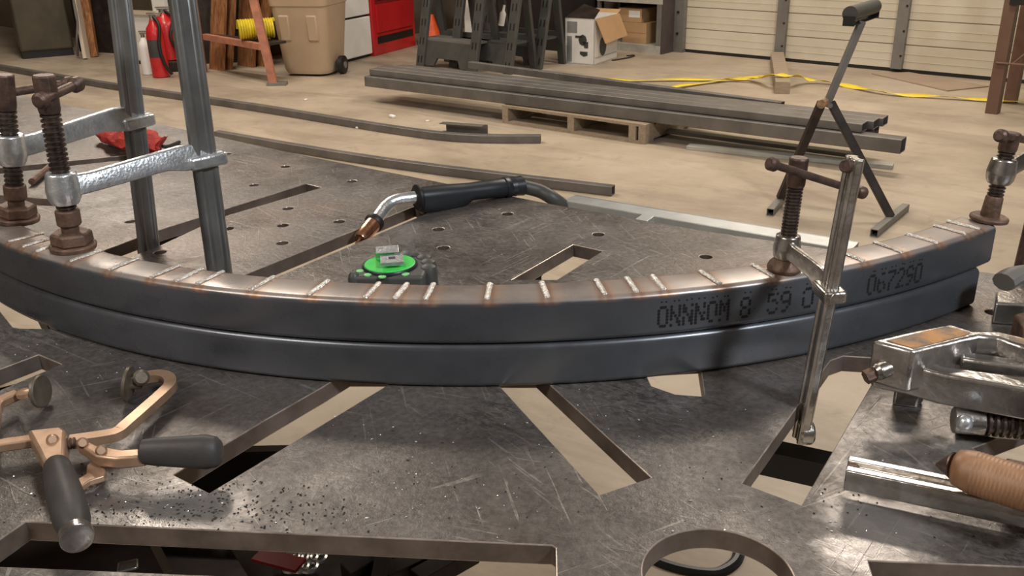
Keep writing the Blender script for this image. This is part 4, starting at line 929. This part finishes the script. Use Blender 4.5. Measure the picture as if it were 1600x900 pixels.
# ================================================================== SAWHORSES
def sawhorse(base, label, step=False):
    t = thing('folding_sawhorse', base, label, 'sawhorse', 'plastic folding sawhorses'); b = Vector(base); Hh = .84; W2 = .66; SP = .36
    for side in (0, 1):
        for e in (0, 1):
            foot = b - U * (W2 * (1 - e)) + V * (SP * side); topc = b - U * (W2 * (1 - e)) + V * (SP / 2 + (.02 if side else -.02)) + Z * Hh + U * (.03 if e else .03)
            w0 = .10 if side == 0 else .075
            lg = MB().beam(foot, topc, .035, w0, upv=U).build('leg', 'dplast', t, smooth=False, bevel=.006)
            if side == 0:
                dr2 = (topc - foot).normalized(); nn = V.copy() * -1; nn = (nn - dr2 * nn.dot(dr2)).normalized()
                for k in range(5):
                    for s in (-1, 1):
                        c = foot + dr2 * (.07 + k * .165) + U * (s * .02) + nn * .0175; MB().beam(c - dr2 * .03, c + dr2 * .03, .003, .013, upv=U).build('leg_slot', 'dark', lg, smooth=False)
        zc = .27
        c0_ = b - U * W2 + V * (SP * side * (1 - zc / Hh) + SP / 2 * zc / Hh); c1_ = b + V * (SP * side * (1 - zc / Hh) + SP / 2 * zc / Hh)
        if side == 0:
            f = lambda s_, z_: b - U * (W2 - s_) + V * (SP / 2 * z_ / Hh) + Z * z_
            MB().plate([f(.0, .02), f(.16, .02), f(.2, .09), f(.46, .09), f(.5, .02), f(W2, .02), f(W2, .24), f(0, .24)], V * .03).build('lower_panel', 'dplast', t, smooth=False, bevel=.005)
            MB().plate([f(.0, .24), f(W2, .24), f(W2, .24) + V * .22, f(0, .24) + V * .22], Z * .02).build('tray', 'strut' if step else 'dplast', t, smooth=False)
        else: MB().beam(c0_ + Z * zc, c1_ + Z * zc, .03, .06).build('rear_brace', 'dplast', t, smooth=False)
    MB().beam(b - U * (W2 + .06) + V * SP / 2 + Z * (Hh + .02), b + U * .08 + V * SP / 2 + Z * (Hh + .02), .07, .07).build('top_beam', 'dplast', t, smooth=False, bevel=.008)
    return t
sawhorse(at(738, 115), 'nearest and leftmost plastic folding sawhorse, showing its lower panel and tray', True)
sawhorse(at(793, 116), 'middle plastic folding sawhorse of the row of three')
sawhorse(at(840, 108), 'rightmost plastic folding sawhorse, next to the white carton')
# dark cabinets behind
a = at(868, 84); uu, vv = uv(a)
bcab = thing('black_cabinet', R(-6.4, 7.7), 'tall black cabinet standing behind the sawhorses and carton', 'cabinet')
rbox(MB(), -7.0, -5.78, 7.45, 8.0, 0, 1.6).build('cabinet_body', 'dark', bcab, smooth=False)
a = at(786, 64); 
tag(MB().lathe(aty(783, 40, 8.95), aty(788, 8, 8.95), [(0, .028), (.6, .03), (.75, .012), (1, .012)], 12).build('white_bottle', 'white', loc=aty(783, 40, 8.95)), 'white bottle hanging among the sawhorses', 'bottle')
b = aty(733, 38, 9.2); tag(MB().box(Vector((b.x, b.y, .45)), (.10, .02, .9), RZ).build('white_board', 'white', loc=(b.x, b.y, 0), smooth=False), 'narrow white board upright behind the nearest sawhorse', 'board')
# ================================================================== WHITE CARTON
A, B, Cc = at(883, 98), at(928, 102), at(964, 90)
cx = thing('printed_carton', B, 'open white carton with printed black vacuum pictures and a brown flap', 'carton')
hC = aty(883, 27, A.y).z
Dd = A + (Cc - B)
mb = MB()
mb.plate([A, B, B + Z * hC, A + Z * hC], (Dd - A).normalized() * .008); mb.plate([B, Cc, Cc + Z * hC, B + Z * hC], (A - B).normalized() * .008)
mb.plate([Cc, Dd, Dd + Z * hC, Cc + Z * hC], (B - Cc).normalized() * .008); mb.plate([Dd, A, A + Z * hC, Dd + Z * hC], (B - A).normalized() * .008); mb.plate([A, B, Cc, Dd], Z * .008)
mb.build('carton_body', 'white', cx, smooth=False)
nB = (B - Cc).cross(Z).normalized(); nB = nB if nB.y < 0 else -nB
f1 = (Cc - B).normalized()
MB().plate([B + Z * hC + nB * .01, Cc + Z * hC + nB * .01, Cc + Z * (hC * .52) + nB * .10, B + f1 * .02 + Z * (hC * .48) + nB * .10], nB * .006).build('side_flap', 'card', cx, smooth=False)
eA = (B - A).normalized(); nA = (A - B).cross(Z).normalized(); nA = nA if nA.y < 0 else -nA
MB().plate([A + Z * hC, B + Z * hC, B + Z * (hC + .07) - nA * .10, A + eA * .12 + Z * (hC + .11) - nA * .14], nA * .006).build('rear_flap', 'under', cx, smooth=False)
MB().plate([Cc + Z * hC, Dd + Z * hC, Dd + Z * (hC + .03) + f1 * .06, Cc + Z * (hC + .03) + f1 * .06], f1 * .006).build('back_flap', 'card', cx, smooth=False)
eA = (B - A).normalized()
def onA(s, z, off=.003): return A + eA * s + Z * z + nA * off
def onB(s, z, off=.003): return B + f1 * s + Z * z + nB * off
LA = (B - A).length; LB = (Cc - B).length
CP = lambda pts, nn, m='dplast', nm='printed_picture': MB().plate(pts, nn).build(nm, m, cx, smooth=False)
mb = MB(); mb.plate([onA(LA * .36, hC * .57), onA(LA * .62, hC * .57), onA(LA * .62, hC * .62), onA(LA * .36, hC * .62)], nA * .001)
mb.plate([onA(LA * .55 + .04 * math.cos(k * .785) * 1.1, hC * .53 + .05 * math.sin(k * .785)) + eA * .02 for k in range(8)], nA * .001)
mb.plate([onA(LA * .6, hC * .5), onA(LA * .8, hC * .5), onA(LA * .8, hC * .36), onA(LA * .68, hC * .36)], nA * .001)
mb.build('printed_picture', 'dplast', cx, smooth=False)
mb = MB(); mb.plate([onA(LA * .52, hC * .28), onA(LA * .78, hC * .28), onA(LA * .78, hC * .2), onA(LA * .65, hC * .17), onA(LA * .52, hC * .22)], nA * .001)
mb.build('printed_picture', 'dplast', cx, smooth=False)
mb = MB(); mb.plate([onB(LB * .36 + .07 * math.cos(k * .524), hC * .36 + .085 * math.sin(k * .524)) for k in range(12)], nB * .001)
mb.build('printed_picture', 'dplast', cx, smooth=False)
mb = MB(); mb.plate([onA(LA * .08, hC * .04), onA(LA * .24, hC * .04), onA(LA * .24, hC * .6), onA(LA * .08, hC * .6)], nA * .001); mb.build('printed_text_panel', 'steelw', cx, smooth=False); mb = MB(); mb.plate([onA(LA * .08, hC * .68), onA(LA * .42, hC * .68), onA(LA * .42, hC * .92), onA(LA * .08, hC * .92)], nA * .001); mb.build('printed_text_panel', 'steelw', cx, smooth=False); mb = MB(); mb.plate([onB(.02, hC * .14), onB(LB - .02, hC * .14), onB(LB - .02, hC * .155), onB(.02, hC * .155)], nB * .001)
mb.build('printed_text_panel', 'steelw', cx, smooth=False)
p = at(975, 92); tag(MB().sweep(smooth_path([at(957, 95), at(970, 93), at(985, 90), at(990, 87), at(980, 88)], 5), .016, 8, .7).build('rag', 'under', loc=p), 'small dark rag on the floor right of the printed carton', 'rag')
# ================================================================== SHELF UNIT
A, B = at(930, 78), at(1031, 85); su0, sv0 = uv(B); su1 = su0
sh = thing('shelf_unit', B, 'grey steel shelf unit with cartons beside the garage door', 'shelf')
LS = .76; v0_, v1_ = sv0, sv0 + .42
hz1 = aty(1000, 8, B.y).z
rbox(MB(), su0 - LS, su0 - .0, v0_, v1_, 0, .075).build('bottom_shelf', 'shelf', sh, smooth=False)
rbox(MB(), su0 - LS, su0 + .01, v0_, v1_, hz1 - .0, hz1 + .07).build('upper_shelf', 'shelf', sh, smooth=False)
rbox(MB(), su0 - .055, su0 - .0, v0_ + .005, v0_ + .04, .07, 1.5).build('post', 'strut', sh, smooth=False)
rbox(MB(), su0 - LS, su0 - LS + .03, v0_ + .005, v0_ + .04, .07, 1.5).build('post', 'strut', sh, smooth=False)
rbox(MB(), su0 + .002, su0 + .02, v0_ + .002, v1_, 0, 1.5).build('side_panel', 'purple', sh, smooth=False)
rbox(MB(), su0 - LS, su0, v1_ - .015, v1_, .07, 1.5).build('back_panel', 'dark', sh, smooth=False)
def cart(px0, px1, z0, z1, dv0, dep, label, lab=False):
    p0_ = aty(*px0, B.y + .25); a_, _ = uv(p0_); p1_ = aty(*px1, B.y + .1); b_, _ = uv(p1_)
    t = thing('carton', R((a_ + b_) / 2, v0_ + dv0 + dep / 2, z0), label, 'carton')
    rbox(MB(), a_, b_, v0_ + dv0, v0_ + dv0 + dep, z0, z1).build('box', 'card', t, smooth=False)
    if lab: rbox(MB(), a_ + (b_ - a_) * .45, b_ - .02, v0_ + dv0 - .002, v0_ + dv0, z0 + (z1 - z0) * .35, z1 - .02).build('paper_label', 'white', t, smooth=False)
    else: rbox(MB(), a_ + .01, b_ - .01, v0_ + dv0 - .002, v0_ + dv0, z0 + (z1 - z0) * .5, z0 + (z1 - z0) * .53).build('tape_seam', 'ofade', t, smooth=False)
zc1 = aty(985, 38, B.y + .15).z
cart((958, 60), (1000, 60), .076, max(zc1, .25), .06, .3, 'brown carton on the bottom of the shelf unit')
cart((945, 30), (985, 30), max(zc1, .25) + .002, max(zc1, .25) + .13, .08, .28, 'brown carton with white label lying on the other carton', True)
# ================================================================== UNDER THE TABLE
tag(MB().sweep(smooth_path([at(1000, 862), at(1030, 880), at(1070, 892), at(1110, 897), at(1130, 893), at(1148, 880), at(1155, 862), at(1160, 830)], 6), .014, 10).build('black_hose', 'black', loc=at(1080, 890)), 'black rubber hose on the floor seen through the round table hole', 'hose')
zz = .417
st = crumple
tag(MB().beam(at(402, 866, zz + .1), at(470, 884, zz + .1), .028, .005).build('red_strap', 'dred', loc=at(430, 875, zz), smooth=False), 'dull red strap on the shelf under the table, seen through the front slot', 'strap')
for k in range(7):
    a = at(455 + (k % 4) * 14, 872 + (k // 4) * 14, zz + .02)
    mb = MB(); mb.sweep([a + Vector((.012 * math.cos(i * math.pi / 6), .012 * math.sin(i * math.pi / 6), 0)) for i in range(12)], .0045, 8, closed=True)
    tag(mb.build('steel_nut', 'nickel', loc=a - Z * .01), 'small steel nut among others on the shelf under the table', 'nut', 'steel nuts on the shelf under the table')
p = at(200, 885, zz + .12); tag(MB().box(p, (.028, .022, .008), Matrix.Rotation(.3, 3, 'Z')).build('bright_bracket', 'nickel', loc=p, bevel=.003), 'bright metal bracket seen under the near left slot', 'bracket')
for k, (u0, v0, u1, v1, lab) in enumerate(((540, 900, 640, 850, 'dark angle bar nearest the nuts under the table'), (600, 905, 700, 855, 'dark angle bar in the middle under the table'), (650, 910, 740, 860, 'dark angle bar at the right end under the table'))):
    a, b = at(u0, v0, zz + .05), at(u1, v1, zz + .05); tag(MB().beam(a, b, .03, .03).build('angle_bar', 'under', loc=a, smooth=False, bevel=.002), lab, 'steel bar')
